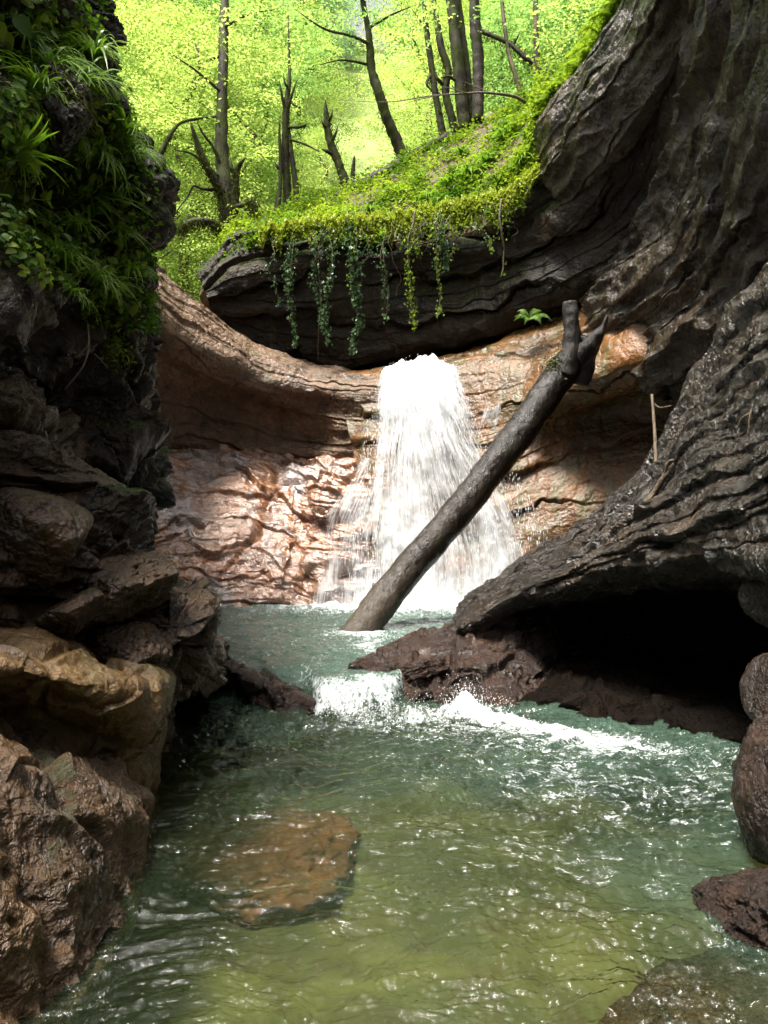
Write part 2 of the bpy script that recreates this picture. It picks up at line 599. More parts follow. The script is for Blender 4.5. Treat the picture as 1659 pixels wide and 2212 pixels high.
M['chute'] = rock_mat('orange_flowstone', ((.045, .024, .008), (.145, .06, .013), (.14, .086, .032)), .55, .6, (.14, .45), .5, flow=(.35, 2.0, .5), streak=((.10, .08, .03), .45, .62), patch=((.21, .078, .013), .46, .6, .45))
M['overhang'] = rock_mat('dark_overhang_rock', ((.006, .0046, .003), (.019, .0132, .0068), (.048, .033, .017)), .7, .7, (.25, .5), .2, moss=((.045, .06, .008), .66, .82), flow=(.35, 2.6, .9), streak=((.06, .048, .026), .58, .72))
M['wall'] = rock_mat('fluted_grey_rock', ((.007, .0048, .0028), (.028, .0175, .0088), (.088, .059, .034)), 1.0, .8, (.16, .4), .22, flow=(.7, 5., .9), pits=.3, coat=.5, streak=((.05, .042, .02), .5, .66))
M['ledge'] = rock_mat('wet_silver_rock', ((.010, .007, .0045), (.018, .0105, .0048), (.058, .034, .017)), 1.2, 1., (.1, .35), .25, flow=(1.3, 7, 1.2), pits=.8, coat=.6)
M['toe'] = rock_mat('wet_red_rock', ((.007, .0035, .002), (.022, .009, .004), (.052, .023, .010)), 2.0, .9, (.12, .4), .35, coat=.2)
M['egg'] = rock_mat('dark_brown_wet_rock', ((.005, .0025, .0012), (.016, .007, .003), (.038, .017, .008)), 3.0, .8, (.15, .45), .4)
M['dark'] = rock_mat('shade_black_rock', ((.003, .002, .0014), (.005, .0034, .0022), (.010, .0065, .004)), 1.5, .9, (.4, .65), .05)  # near-black colour carries the shade of the cave


def D(big=(.5, .12), mid=(2., .05), small=(7., .014), blocks=None, strata=None, seed=0, ridge=0., pits=None, ledges=None, scallop=None):
    """a displacement: large, middle and small relief, optional blocks parted by cracks, facets, pits, and strata along the sheet"""
    def f(P, N, S, T):
        h = big[1] * fbm(P * big[0] + seed, 4, seed) + mid[1] * fbm(P * mid[0] + seed, 7, seed + 1, .56)
        h = h - small[1] * ridged(P * small[0] + .5 * gnoise(P * small[0] * .6, seed + 4)[..., None], 4, seed + 2, .58) * (.6 + fbm(P * 1.1, 3, seed + 8))
        if blocks:
            for fr, am, sq in blocks:
                q = (P + fbm(P * 1.3 * fr / 1.5, 4, seed + 7)[..., None] * .35 / fr) * np.array(sq) * fr
                f1, f2, cid = worley(q, seed + int(fr * 10))
                rot = np.stack([np.sin(cid * 40), np.cos(cid * 57), np.sin(cid * 91 + 1)], -1)
                tilt = (rot * (q - np.floor(q) - .5)).sum(-1)
                h = h + am * (sstep(0, .20, f2 - f1) - .7) + (am * 1.2 * (cid - .5) + am * .9 * tilt) * sstep(0, .12, f2 - f1)
        if pits:
            f1, f2, cid = worley(P * pits[0] + fbm(P * 5, 3, seed)[..., None] * .6, seed + 77)
            h = h - pits[1] * sstep(.42, .05, f1) * (cid > .45)
        if ledges:
            for k, (ft, am, wa) in enumerate(ledges):
                t = T * ft + wa * fbm(np.stack([S * .35, T * .5, S * 0 + seed], -1), 3, seed + 60 + k) + .25 * fbm(P * 2.2, 3, seed + 66)
                fr = t - np.floor(t)
                on = sstep(-.15, .35, gnoise(np.stack([S * .5, np.floor(t) * 3.7, S * 0], -1), seed + 70 + k) + .15)
                h = h + am * on * (fr ** .7 - .6 - 1.1 * np.exp(-((fr - .985) / .03) ** 2))
        if scallop:
            fa, ft, am = scallop
            wq = .35 * fbm(P * 2, 3, seed + 81)
            f1, f2, cid = worley(np.stack([S * fa + wq, T * ft + wq * 1.5, S * 0 + .5], -1), seed + 80)
            h = h + am * (sstep(.05, .75, f1) - .4) * (.35 + sstep(-.2, .3, fbm(P * .9, 3, seed + 83)))
        if strata:
            for k, (fa, ft, am) in enumerate(strata):
                t = T * ft + .8 * fbm(P * .55, 3, seed + 9 + k)
                n = gnoise(np.stack([S * fa, t, np.zeros_like(S) + k * 3.1], -1), seed + 20 + k)
                n2 = gnoise(np.stack([S * fa * 2.3, t * 2.1, np.zeros_like(S) + k], -1), seed + 30 + k)
                h = h + am * (1 - 2 * np.abs(n) + .5 * n2)
        return h
    return f


# ------------------------------------------------------------------ the left cliff
edge = [(-330, 190, 7.2), (-200, 196, 6.7), (-60, 200, 6.2), (60, 208, 6.0), (170, 214, 5.9), (260, 245, 5.9), (330, 300, 5.8), (400, 320, 5.8), (480, 322, 5.8), (545, 300, 5.8),
        (620, 312, 5.9), (720, 330, 6.0), (840, 338, 6.1), (930, 352, 6.1), (990, 355, 6.0), (1050, 336, 6.0), (1110, 320, 6.0), (1180, 300, 6.0), (1300, 320, 6.0), (1500, 330, 6.0), (1640, 330, 6.0)]
# how far each level stands forward of the others (ledges and hollows)
fwd = {-200: .0, -60: .0, 60: -.1, 170: .15, 260: .25, 330: .1, 400: .0, 480: .15, 545: .35, 620: .55, 720: .2, 840: -.35, 930: -.3, 990: -.2, 1050: -.1, 1110: 0, 1180: .1}
rows = []
for v, u, d in edge:
    f = fwd.get(v, 0.)
    rows.append([(-900, v, 2.6), (-330, v, 3.0 - f * .5), (-60, v + 6, 3.9 - f), (80, v, 4.7 - f), (190 if u > 230 else 130, v, 5.3 - f * .8), (u - 26, v, d - .25 - f * .3), (u, v, d + .25), (u - 40, v - 10, d + 1.6), (u - 240, v, d + 2.6)])
rock_sheet('left_cliff', 'cliff', rows, 560, 460, D((.6, .22), (1.7, .14), (6, .025), blocks=((.8, .14, (1, 1, 1.6)), (2.6, .03, (1, 1, 1.4))), ledges=((1.6, .10, 1.0),), seed=3), M['left_cliff'], (-4, .3, 0),
           'tall dark cliff on the left overgrown with grass tufts and leafy plants', 'cliff')

# ------------------------------------------------------------------ rocks of the left bank, nearest last
rows = [[(-420, 640, 3.4), (-120, 700, 3.9), (10, 770, 4.5), (75, 850, 4.7), (120, 880, 5.2), (100, 850, 6.5)],
        [(-420, 800, 3.1), (-120, 830, 3.6), (20, 880, 4.1), (120, 900, 4.4), (165, 950, 4.9), (150, 930, 6.5)],
        [(-420, 960, 3.0), (-120, 970, 3.5), (30, 980, 4.0), (150, 990, 4.3), (218, 1030, 4.8), (200, 1020, 6.5)],
        [(-420, 1090, 2.9), (-120, 1095, 3.4), (40, 1095, 3.95), (180, 1090, 4.25), (292, 1120, 4.8), (270, 1120, 6.5)],
        [(-420, 1190, 2.75), (-120, 1190, 3.25), (50, 1190, 3.7), (210, 1180, 4.1), (325, 1205, 4.7), (300, 1210, 6.5)],
        [(-420, 1280, 2.7), (-120, 1280, 3.2), (60, 1280, 3.75), (240, 1270, 4.1), (395, 1275, 4.6), (380, 1280, 6.5)],
        [(-420, 1380, 2.8), (-120, 1380, 3.3), (80, 1380, 3.8), (270, 1370, 4.1), (448, 1350, 4.5), (440, 1340, 6.5)],
        [(-420, 1480, 2.8), (-120, 1480, 3.3), (100, 1480, 3.8), (280, 1470, 4.15), (455, 1430, 4.55), (440, 1440, 6.5)],
        [(-420, 1580, 2.9), (-120, 1580, 3.4), (100, 1580, 3.9), (260, 1570, 4.3), (365, 1520, 4.6), (370, 1500, 6.5)],
        [(-420, 1800, 3.0), (-120, 1800, 3.5), (100, 1760, 4.0), (250, 1740, 4.3), (340, 1700, 4.7), (350, 1660, 6.5)]]
rock_sheet('stack', 'rocky_bank', rows, 560, 460, D((.8, .10), (2.4, .07), (9, .012), blocks=((1.0, .11, (.8, .8, 2.0)), (3.0, .025, (.7, .7, 1.8))), ledges=((2.6, .12, .9), (6, .03, .8)), seed=23, pits=(14, .012)), M['stack'], (-2.5, .6, 0),
           'cracked brown rock bank on the left bank, split into wet angular blocks', 'rock bank')

boulder('boulder', (55, 1190, 3.8), (.36, .34, .29), 5, M['stack'], 'rounded dull brown boulder at the left picture edge, above the ochre slab', cuts=11, rough=.10, rot=.3, n=72, sharp=.74)
boulder('boulder', (262, 1268, 4.25), (.42, .42, .24), 14, M['stack'], 'angular wet boulder in the middle of the left bank, over the small wedge stone', cuts=16, rough=.13, rot=.5, tilt=-.35, n=72, sharp=.72)
boulder('boulder', (160, 1328, 3.8), (.18, .20, .13), 8, M['stack'], 'small wedge shaped stone jammed just above the ochre slab', cuts=12, rough=.1, rot=.2, tilt=-.5, sharp=.72)
boulder('boulder', (385, 1352, 4.65), (.27, .40, .30), 31, M['stack'], 'dark wet boulder at the pool end of the left bank, above the black hollow', cuts=16, rough=.13, rot=.5, tilt=-.2, n=72, sharp=.72)
boulder('boulder', (275, 1400, 4.1), (.22, .25, .21), 42, M['stack'], 'glossy faceted boulder between the ochre slab and the black hollow', cuts=16, rough=.12, rot=.9, n=72, sharp=.72)
boulder('boulder', (190, 1120, 4.6), (.42, .4, .26), 57, M['left_cliff'], 'dark boulder with a scoured flat top, highest on the left bank', cuts=14, rough=.13, rot=.2, tilt=-.5, n=72, sharp=.72)

rows = [[(-500, 1290, 3.2), (-200, 1300, 3.6), (0, 1318, 3.9), (90, 1340, 4.0), (160, 1375, 4.1), (215, 1420, 4.2), (250, 1430, 4.6)],
        [(-500, 1360, 2.9), (-200, 1360, 3.2), (0, 1365, 3.45), (80, 1375, 3.5), (150, 1395, 3.6), (235, 1440, 3.85), (330, 1430, 4.4)],
        [(-500, 1440, 2.55), (-200, 1430, 2.8), (0, 1425, 3.0), (90, 1430, 3.15), (190, 1455, 3.35), (300, 1475, 3.7), (372, 1465, 4.3)],
        [(-500, 1480, 2.5), (-200, 1470, 2.75), (0, 1465, 2.98), (90, 1475, 3.1), (190, 1500, 3.3), (300, 1525, 3.65), (374, 1530, 4.3)],
        [(-500, 1540, 2.6), (-200, 1530, 2.9), (0, 1520, 3.2), (90, 1535, 3.3), (200, 1560, 3.5), (290, 1590, 3.7), (360, 1600, 4.3)],
        [(-500, 1600, 2.7), (-200, 1590, 3.0), (0, 1580, 3.3), (90, 1600, 3.4), (200, 1625, 3.6), (290, 1650, 3.8), (345, 1660, 4.3)],
        [(-500, 1760, 2.7), (-200, 1760, 3.0), (0, 1760, 3.3), (90, 1770, 3.4), (200, 1780, 3.6), (290, 1790, 3.9), (335, 1790, 4.4)]]
rock_sheet('slab', 'rock_slab', rows, 400, 420, D((1.1, .05), (3., .035), (10, .008), blocks=((2.2, .035, (1, 1, 1.2)),), seed=33, pits=(13, .012)), M['slab'], (-1.5, .8, 0),
           'smooth ochre rock slab with a dark broken front edge, on the left bank', 'rock slab')

rows = [[(-500, 1470, 2.6), (-250, 1490, 2.9), (-60, 1520, 3.2), (60, 1555, 3.4), (160, 1600, 3.6), (250, 1655, 3.8), (290, 1690, 4.0), (300, 1720, 4.6)],
        [(-500, 1560, 2.2), (-250, 1575, 2.45), (-60, 1590, 2.75), (60, 1610, 2.95), (160, 1645, 3.2), (260, 1690, 3.5), (312, 1706, 3.8), (318, 1700, 4.6)],
        [(-500, 1680, 1.95), (-250, 1680, 2.15), (-60, 1690, 2.4), (60, 1700, 2.6), (160, 1720, 2.85), (258, 1745, 3.2), (320, 1740, 3.65), (322, 1740, 4.6)],
        [(-500, 1780, 1.85), (-250, 1780, 2.05), (-60, 1785, 2.3), (60, 1795, 2.5), (160, 1810, 2.75), (250, 1830, 3.1), (316, 1820, 3.5), (318, 1820, 4.6)],
        [(-500, 1900, 1.85), (-250, 1900, 2.0), (-60, 1905, 2.25), (60, 1910, 2.42), (150, 1920, 2.6), (225, 1930, 2.9), (302, 1915, 3.3), (305, 1900, 4.6)],
        [(-500, 2020, 1.8), (-250, 2020, 1.95), (-60, 2020, 2.2), (40, 2030, 2.32), (120, 2040, 2.45), (190, 2050, 2.65), (272, 2010, 3.05), (285, 1980, 4.6)],
        [(-500, 2200, 1.75), (-250, 2200, 1.9), (-60, 2200, 2.1), (30, 2200, 2.2), (90, 2200, 2.28), (140, 2190, 2.38), (215, 2120, 2.75), (250, 2050, 4.6)],
        [(-500, 2400, 1.75), (-250, 2400, 1.85), (-60, 2400, 2.0), (30, 2400, 2.1), (70, 2390, 2.15), (100, 2380, 2.22), (150, 2330, 2.6), (210, 2300, 4.6)],
        [(-500, 2900, 1.75), (-250, 2900, 1.85), (-60, 2900, 2.0), (30, 2900, 2.1), (60, 2880, 2.15), (80, 2850, 2.22), (120, 2800, 2.6), (180, 2700, 4.6)]]
rock_sheet('front', 'rock', rows, 520, 460, D((1.2, .05), (3.2, .05), (11, .012), blocks=((1.6, .06, (1, 1, .8)),), seed=45, pits=(12, .02)), M['front'], (-1.2, -.1, 0),
           'largest brown rock, its pitted flank dropping into the clear pool at lower left', 'rock')

# the low sill of rock beside the little cascade, over a black hollow
rows = [[(330, 1365, 7.2), (430, 1378, 7.3), (520, 1428, 7.0), (600, 1470, 6.5), (670, 1505, 6.3), (730, 1545, 6.1)],
        [(330, 1380, 6.4), (440, 1400, 6.55), (525, 1440, 6.3), (600, 1478, 5.95), (668, 1511, 5.84), (724, 1547, 5.73)],
        [(330, 1405, 6.1), (445, 1424, 6.2), (530, 1462, 5.98), (603, 1498, 5.80), (670, 1526, 5.76), (718, 1556, 5.69)],
        [(330, 1450, 6.6), (440, 1470, 6.6), (525, 1500, 6.15), (603, 1528, 5.80), (664, 1546, 5.74), (708, 1566, 5.67)],
        [(330, 1500, 6.9), (430, 1510, 6.9), (515, 1535, 6.2), (600, 1552, 5.78), (660, 1562, 5.72), (702, 1572, 5.66)],
        [(330, 1620, 6.9), (430, 1620, 6.9), (515, 1620, 6.2), (600, 1625, 5.8), (660, 1625, 5.72), (700, 1625, 5.66)]]
rock_sheet('sill', 'rock_sill', rows, 200, 300, D((1.2, .03), (3.5, .035), (12, .014), blocks=((4, .035, (1, 1, 1)),), seed=52), M['toe'], (-.2, 1.2, -.1),
           'low reddish rock sill sloping into the small cascade, black hollow under it', 'rock')

# ------------------------------------------------------------------ the rock bowl left of the fall
rows = [[(180, 470, 10.6), (300, 560, 11.2), (420, 655, 12.0), (540, 735, 12.6), (660, 785, 13.0), (760, 806, 13.2), (860, 815, 13.2)],
        [(180, 490, 9.4), (300, 575, 10.0), (420, 672, 10.9), (540, 752, 11.6), (660, 800, 12.0), (760, 815, 12.2), (850, 822, 12.2)],
        [(180, 540, 9.0), (300, 625, 9.6), (420, 725, 10.5), (540, 795, 11.2), (660, 832, 11.6), (760, 842, 11.8), (840, 850, 11.9)],
        [(180, 610, 9.4), (300, 700, 10.0), (420, 785, 10.8), (540, 840, 11.4), (660, 870, 11.8), (760, 885, 11.9), (830, 900, 11.9)],
        [(180, 700, 10.3), (300, 770, 10.8), (420, 830, 11.5), (540, 870, 12.0), (660, 905, 12.1), (760, 925, 11.9), (820, 940, 11.8)],
        [(180, 820, 10.6), (300, 860, 11.1), (420, 895, 11.7), (540, 920, 12.1), (660, 945, 12.2), (760, 960, 11.9), (810, 970, 11.75)],
        [(180, 910, 10.4), (300, 935, 11.0), (420, 955, 11.6), (540, 968, 12.0), (650, 980, 12.0), (745, 985, 12.0), (800, 995, 11.7)],
        [(180, 960, 10.8), (300, 985, 11.4), (420, 1000, 12.0), (540, 1010, 12.4), (650, 1015, 12.4), (745, 1020, 12.4), (800, 1030, 12.0)]]
rows = [[(u, v, d + (.9, 1.0, 1.0, 1.0, .95, 1.0, 1.05, 1.15)[j] * float(np.interp(u, [640, 700, 780], [1, .6, .15]))) for u, v, d in r] for j, r in enumerate(rows)]
rock_sheet('bowl', 'rock_ledge', rows, 380, 480, D((.6, .10), (1.8, .06), (7, .018), strata=((.3, 1.6, .04),), ledges=((2.6, .07, .8), (6, .02, .6)), seed=61), M['bowl'], (-.8, 2.5, .2),
           'curved ledge of banded pinkish brown rock left of the waterfall top, hollowed beneath', 'rock ledge')
rows = [[(180, 905, 11.3), (300, 932, 11.8), (420, 950, 12.2), (540, 968, 12.4), (650, 982, 12.4), (740, 1000, 12.1), (820, 1010, 11.7), (900, 1015, 11.5)],
        [(180, 950, 10.6), (300, 960, 11.1), (420, 972, 11.6), (540, 990, 11.9), (650, 1005, 11.9), (735, 1020, 11.6), (810, 1030, 11.4), (900, 1035, 11.3)],
        [(180, 1040, 10.0), (300, 1045, 10.6), (420, 1055, 11.1), (540, 1060, 11.4), (645, 1070, 11.5), (700, 1080, 11.2), (790, 1100, 11.2), (900, 1110, 11.2)],
        [(180, 1130, 9.5), (300, 1135, 10.2), (420, 1145, 10.8), (540, 1150, 11.1), (650, 1155, 11.2), (690, 1160, 10.9), (780, 1180, 11.1), (900, 1190, 11.1)],
        [(180, 1210, 9.2), (300, 1215, 10.0), (420, 1220, 10.6), (540, 1225, 10.9), (650, 1230, 11.0), (695, 1235, 10.75), (770, 1245, 11.0), (900, 1250, 11.0)],
        [(180, 1290, 9.0), (300, 1295, 9.8), (420, 1300, 10.4), (540, 1302, 10.7), (655, 1305, 10.8), (715, 1308, 10.65), (770, 1310, 10.9), (900, 1310, 10.9)],
        [(180, 1380, 8.8), (300, 1375, 9.6), (420, 1370, 10.1), (540, 1365, 10.4), (655, 1362, 10.5), (715, 1362, 10.4), (770, 1362, 10.7), (900, 1362, 10.8)]]
rows = [[(u, v, d + (1.1, 1.0, .75, .45, .2, 0, 0)[j] * (1 if u < 700 else .3)) for u, v, d in r] for j, r in enumerate(rows)]
rock_sheet('wet', 'rock_slope', rows, 400, 520, D((.7, .08), (1.6, .08), (4, .018), blocks=((.9, .08, (.8, 1, 1.8)),), strata=((.4, 1.6, .08), (.8, 4, .03)), ledges=((2.2, .09, 1.4), (5, .03, 1.2)), scallop=(1.6, 4, .03), seed=71), M['wet'], (-.5, 2.2, 0),
           'glistening wet orange and grey rock slope left of the waterfall', 'rock slope')

# ------------------------------------------------------------------ right of the fall: flowstone wall that sweeps up to the right
rows = [[(700, 800, 13.4), (800, 800, 13.3), (920, 778, 13.2), (1050, 738, 12.9), (1200, 688, 12.3), (1320, 630, 11.5), (1420, 550, 10.3), (1500, 440, 9.2), (1560, 300, 8.2), (1610, 120, 7.4), (1650, -120, 6.6)],
        [(720, 815, 12.8), (810, 812, 12.4), (930, 803, 12.3), (1060, 775, 12.0), (1200, 735, 11.5), (1330, 688, 10.7), (1450, 600, 9.6), (1540, 490, 8.6), (1610, 320, 7.7), (1670, 120, 7.0), (1720, -120, 6.2)],
        [(740, 880, 12.3), (820, 880, 12.0), (960, 885, 11.9), (1080, 865, 11.6), (1220, 820, 10.9), (1350, 770, 10.2), (1480, 690, 9.3), (1590, 560, 8.2), (1680, 400, 7.2), (1750, 200, 6.4), (1800, -120, 5.6)],
        [(760, 940, 12.1), (825, 935, 11.8), (970, 935, 11.75), (1090, 910, 11.5), (1230, 860, 10.95), (1360, 842, 10.5), (1480, 800, 9.5), (1610, 700, 8.4), (1720, 520, 7.1), (1820, 300, 6.1), (1880, -120, 5.4)],
        [(770, 985, 12.0), (830, 980, 11.6), (985, 980, 11.6), (1095, 960, 11.5), (1235, 905, 11.5), (1360, 890, 11.3), (1490, 870, 10.5), (1640, 820, 9.0), (1780, 700, 7.6), (1900, 500, 6.4), (1980, -120, 5.4)],
        [(775, 1070, 11.7), (835, 1070, 11.4), (990, 1070, 11.4), (1100, 1050, 11.4), (1235, 1000, 11.4), (1360, 980, 11.2), (1490, 960, 10.6), (1650, 930, 9.4), (1800, 900, 8.2), (1950, 850, 7.0), (2100, 500, 5.6)],
        [(778, 1180, 11.4), (840, 1180, 11.1), (1000, 1180, 11.1), (1110, 1150, 11.2), (1235, 1120, 11.1), (1360, 1100, 10.9), (1490, 1080, 10.4), (1650, 1060, 9.4), (1800, 1050, 8.4), (1950, 1050, 7.4), (2100, 1000, 6.0)],
        [(780, 1300, 11.1), (840, 1300, 10.9), (1000, 1300, 10.9), (1110, 1290, 11), (1235, 1280, 10.9), (1360, 1270, 10.7), (1490, 1260, 10.3), (1650, 1250, 9.5), (1800, 1250, 8.6), (1950, 1250, 7.6), (2100, 1250, 6.4)],
        [(780, 1365, 11), (840, 1365, 10.8), (1000, 1365, 10.8), (1110, 1365, 10.9), (1235, 1365, 10.8), (1360, 1365, 10.7), (1490, 1365, 10.3), (1650, 1365, 9.6), (1800, 1365, 8.6), (1950, 1365, 7.6), (2100, 1365, 6.4)]]
rows = [[(u, v, d + (1.4 if k > 6 else .5 if k == 6 else 0)) for k, (u, v, d) in enumerate(r)] if j < 4 else r for j, r in enumerate(rows)]
rock_sheet('chute', 'rock_wall', rows, 480, 660, D((.5, .10), (1.6, .045), (6, .012), strata=((.2, .9, .05),), ledges=((1.1, .10, .7), (3.3, .015, .6)), seed=81), M['chute'], (1.0, 2.2, .3),
           'smooth orange brown rock wall right of the waterfall, streaked olive and sweeping up to the right', 'rock wall')

rows = [[(440, 600, 15.0), (530, 500, 15.5), (680, 470, 15.8), (840, 470, 15.8), (970, 450, 15.2), (1090, 410, 14.6), (1150, 330, 14.0), (1165, 262, 13.4), (1230, 175, 12.6), (1302, 85, 11.8), (1365, -40, 10.8), (1400, -300, 9.4)],
        [(436, 605, 13.4), (530, 515, 13.6), (690, 490, 13.7), (840, 488, 13.6), (975, 465, 13.3), (1095, 432, 12.8), (1160, 372, 12.3), (1185, 290, 11.9), (1255, 200, 11.3), (1335, 100, 10.5), (1400, -40, 9.6), (1440, -300, 8.5)],
        [(440, 622, 12.9), (540, 560, 13.0), (700, 545, 13.0), (845, 545, 12.9), (985, 525, 12.6), (1115, 500, 12.1), (1205, 440, 11.5), (1265, 350, 10.8), (1330, 240, 10.2), (1400, 110, 9.5), (1470, -40, 8.7), (1510, -300, 7.8)],
        [(446, 640, 12.9), (560, 620, 13.1), (715, 615, 13.1), (860, 610, 13.0), (1010, 588, 12.7), (1150, 560, 12.1), (1260, 505, 11.5), (1340, 410, 10.7), (1400, 290, 9.9), (1460, 130, 9.1), (1530, -40, 8.3), (1580, -300, 7.2)],
        [(455, 665, 13.1), (575, 690, 13.3), (725, 705, 13.3), (880, 690, 13.1), (1040, 655, 12.6), (1190, 610, 11.8), (1310, 548, 11.2), (1400, 460, 10.6), (1460, 330, 9.7), (1520, 150, 8.7), (1580, -40, 7.7), (1640, -300, 6.6)],
        [(470, 692, 13.4), (590, 762, 13.6), (730, 790, 13.6), (890, 758, 13.3), (1050, 712, 12.8), (1200, 664, 12.1), (1320, 606, 11.5), (1420, 520, 10.9), (1500, 390, 10.0), (1560, 200, 9.0), (1620, -40, 7.9), (1690, -300, 6.6)],
        [(480, 720, 14.2), (600, 800, 14.4), (735, 826, 14.4), (890, 790, 14.2), (1050, 745, 13.8), (1200, 695, 13.2), (1320, 640, 12.6), (1430, 560, 12.0), (1520, 440, 11.2), (1590, 250, 10.2), (1660, -40, 9.0), (1740, -300, 7.6)]]
rock_sheet('overhang', 'cliff', rows, 440, 680, D((.45, .13), (1.5, .07), (5, .016), strata=((.16, 1.2, .08),), ledges=((1.7, .16, .9), (4.5, .035, .8)), scallop=(1.5, 5, .02), seed=91), M['overhang'], (.8, 3.0, .8),
           'dark overhanging cliff behind the waterfall, its strata sweeping up into the right wall', 'cliff')

# fluted grey wall high on the right
rows = [[(1362, 0, 10.2), (1300, 95, 10.8), (1225, 190, 11.4), (1168, 270, 11.7), (1158, 350, 12.0), (1160, 400, 12.2)],
        [(1395, 0, 9.4), (1340, 105, 9.9), (1270, 205, 10.5), (1215, 285, 10.9), (1200, 360, 11.3), (1190, 420, 11.7)]]
rows = [[(1420, -500, 7.2), (1392, -120, 9.0), (1366, 0, 9.9), (1312, 85, 10.3), (1240, 185, 11.0), (1180, 265, 11.6), (1150, 330, 12.3)],
        [(1480, -500, 6.4), (1450, -120, 8.0), (1425, 10, 8.8), (1372, 105, 9.4), (1300, 215, 10.1), (1232, 310, 10.8), (1180, 385, 11.6)],
        [(1560, -500, 5.8), (1530, -120, 7.4), (1500, 20, 8.3), (1450, 130, 8.9), (1375, 250, 9.6), (1305, 360, 10.4), (1235, 440, 11.3)]]
rows2 = [[(1560, -700, 6.2), (1560, -300, 7.2), (1545, -40, 8.2), (1520, 130, 8.7), (1480, 290, 9.3), (1440, 410, 9.9), (1380, 500, 10.6), (1300, 580, 11.4), (1240, 640, 12.0)],
         [(1620, -700, 5.4), (1620, -300, 6.3), (1610, -40, 7.2), (1590, 130, 7.7), (1550, 300, 8.3), (1505, 430, 8.9), (1440, 540, 9.7), (1360, 620, 10.5), (1290, 680, 11.2)],
         [(1700, -700, 4.9), (1700, -300, 5.7), (1690, -40, 6.5), (1665, 140, 7.0), (1625, 320, 7.6), (1575, 460, 8.3), (1510, 580, 9.1), (1420, 680, 10.0), (1340, 740, 10.8)],
         [(1790, -700, 4.4), (1790, -300, 5.2), (1770, -40, 5.9), (1740, 150, 6.4), (1700, 340, 7.0), (1650, 490, 7.7), (1580, 620, 8.5), (1480, 720, 9.4), (1380, 790, 10.3)],
         [(1900, -700, 4.2), (1900, -300, 4.9), (1870, -40, 5.5), (1830, 150, 6.0), (1780, 350, 6.6), (1720, 520, 7.4), (1640, 660, 8.3), (1540, 770, 9.2), (1430, 830, 10.1)],
         [(2200, -700, 4.2), (2200, -300, 4.8), (2150, -40, 5.3), (2080, 150, 5.8), (1980, 350, 6.5), (1880, 560, 7.5), (1750, 740, 8.6), (1600, 860, 9.7), (1470, 900, 10.7)]]
rock_sheet('wall', 'cliff', rows2, 560, 560, D((.4, .10), (1.5, .06), (5, .016), strata=((.12, 1.1, .20), (.3, 2.6, .07)), ledges=((1.6, .07, .8),), scallop=(2.2, 5.5, .06), seed=101), M['wall'], (3.0, 1.2, .5),
           'fluted grey cliff at upper right with glinting scalloped ribs running down', 'cliff')
rock_sheet('shoulder', 'cliff', rows, 360, 460, D((.5, .08), (1.8, .06), (5, .02), strata=((.15, 1.2, .12), (.4, 3, .04)), ledges=((1.6, .07, .8),), scallop=(2.2, 5.5, .055), seed=111), M['wall'], (1.6, 1.6, 0),
           'silvery rock shoulder at the top right, between the green bank and the fluted cliff', 'cliff')

# ------------------------------------------------------------------ the wet ledge in front on the right, with the black cave under it
rows = [[(2300, 100, 4.2), (1950, 330, 4.9), (1710, 570, 5.9), (1570, 770, 6.8), (1460, 960, 7.4), (1310, 1120, 8.0), (1160, 1220, 8.3), (1020, 1310, 8.4)],
        [(2300, 250, 3.4), (1930, 430, 4.2), (1670, 630, 5.2), (1520, 825, 6.1), (1425, 990, 6.6), (1280, 1135, 7.1), (1130, 1232, 7.4), (1003, 1318, 7.6)],
        [(2300, 600, 3.0), (1930, 690, 3.8), (1670, 800, 4.7), (1530, 920, 5.5), (1430, 1040, 6.1), (1280, 1165, 6.6), (1125, 1250, 6.95), (990, 1335, 7.2)],
        [(2300, 900, 2.8), (1930, 920, 3.5), (1670, 970, 4.3), (1530, 1030, 5.0), (1420, 1105, 5.6), (1280, 1195, 6.15), (1120, 1270, 6.6), (985, 1348, 6.95)],
        [(2300, 1150, 2.8), (1930, 1150, 3.4), (1670, 1150, 4.15), (1530, 1165, 4.8), (1400, 1190, 5.4), (1265, 1230, 5.95), (1110, 1288, 6.45), (985, 1360, 6.8)],
        [(2300, 1260, 3.0), (1930, 1250, 3.6), (1670, 1230, 4.4), (1530, 1225, 5.1), (1400, 1235, 5.7), (1260, 1262, 6.2), (1105, 1310, 6.65), (985, 1375, 6.9)],
        [(2300, 1320, 6.0), (1930, 1310, 6.8), (1670, 1290, 7.6), (1530, 1285, 8.0), (1400, 1285, 8.0), (1260, 1300, 7.8), (1105, 1338, 7.4), (985, 1392, 7.2)],
        [(2300, 1460, 6.4), (1930, 1450, 7.2), (1670, 1430, 8.0), (1530, 1420, 8.2), (1400, 1410, 8.2), (1260, 1400, 8.0), (1105, 1398, 7.5), (985, 1410, 7.2)],
        [(2300, 1450, 5.5), (1930, 1450, 6.1), (1670, 1450, 6.3), (1530, 1440, 6.5), (1400, 1425, 6.7), (1260, 1412, 6.85), (1105, 1420, 6.9), (985, 1430, 6.9)],
        [(2300, 1600, 4.3), (1930, 1600, 4.6), (1670, 1596, 4.86), (1530, 1566, 5.22), (1400, 1541, 5.5), (1260, 1515, 5.82), (1105, 1495, 6.2), (985, 1470, 6.6)],
        [(2300, 1800, 4.1), (1930, 1760, 4.4), (1670, 1700, 4.75), (1530, 1650, 5.12), (1400, 1615, 5.42), (1260, 1590, 5.75), (1105, 1560, 6.1), (985, 1540, 6.5)]]
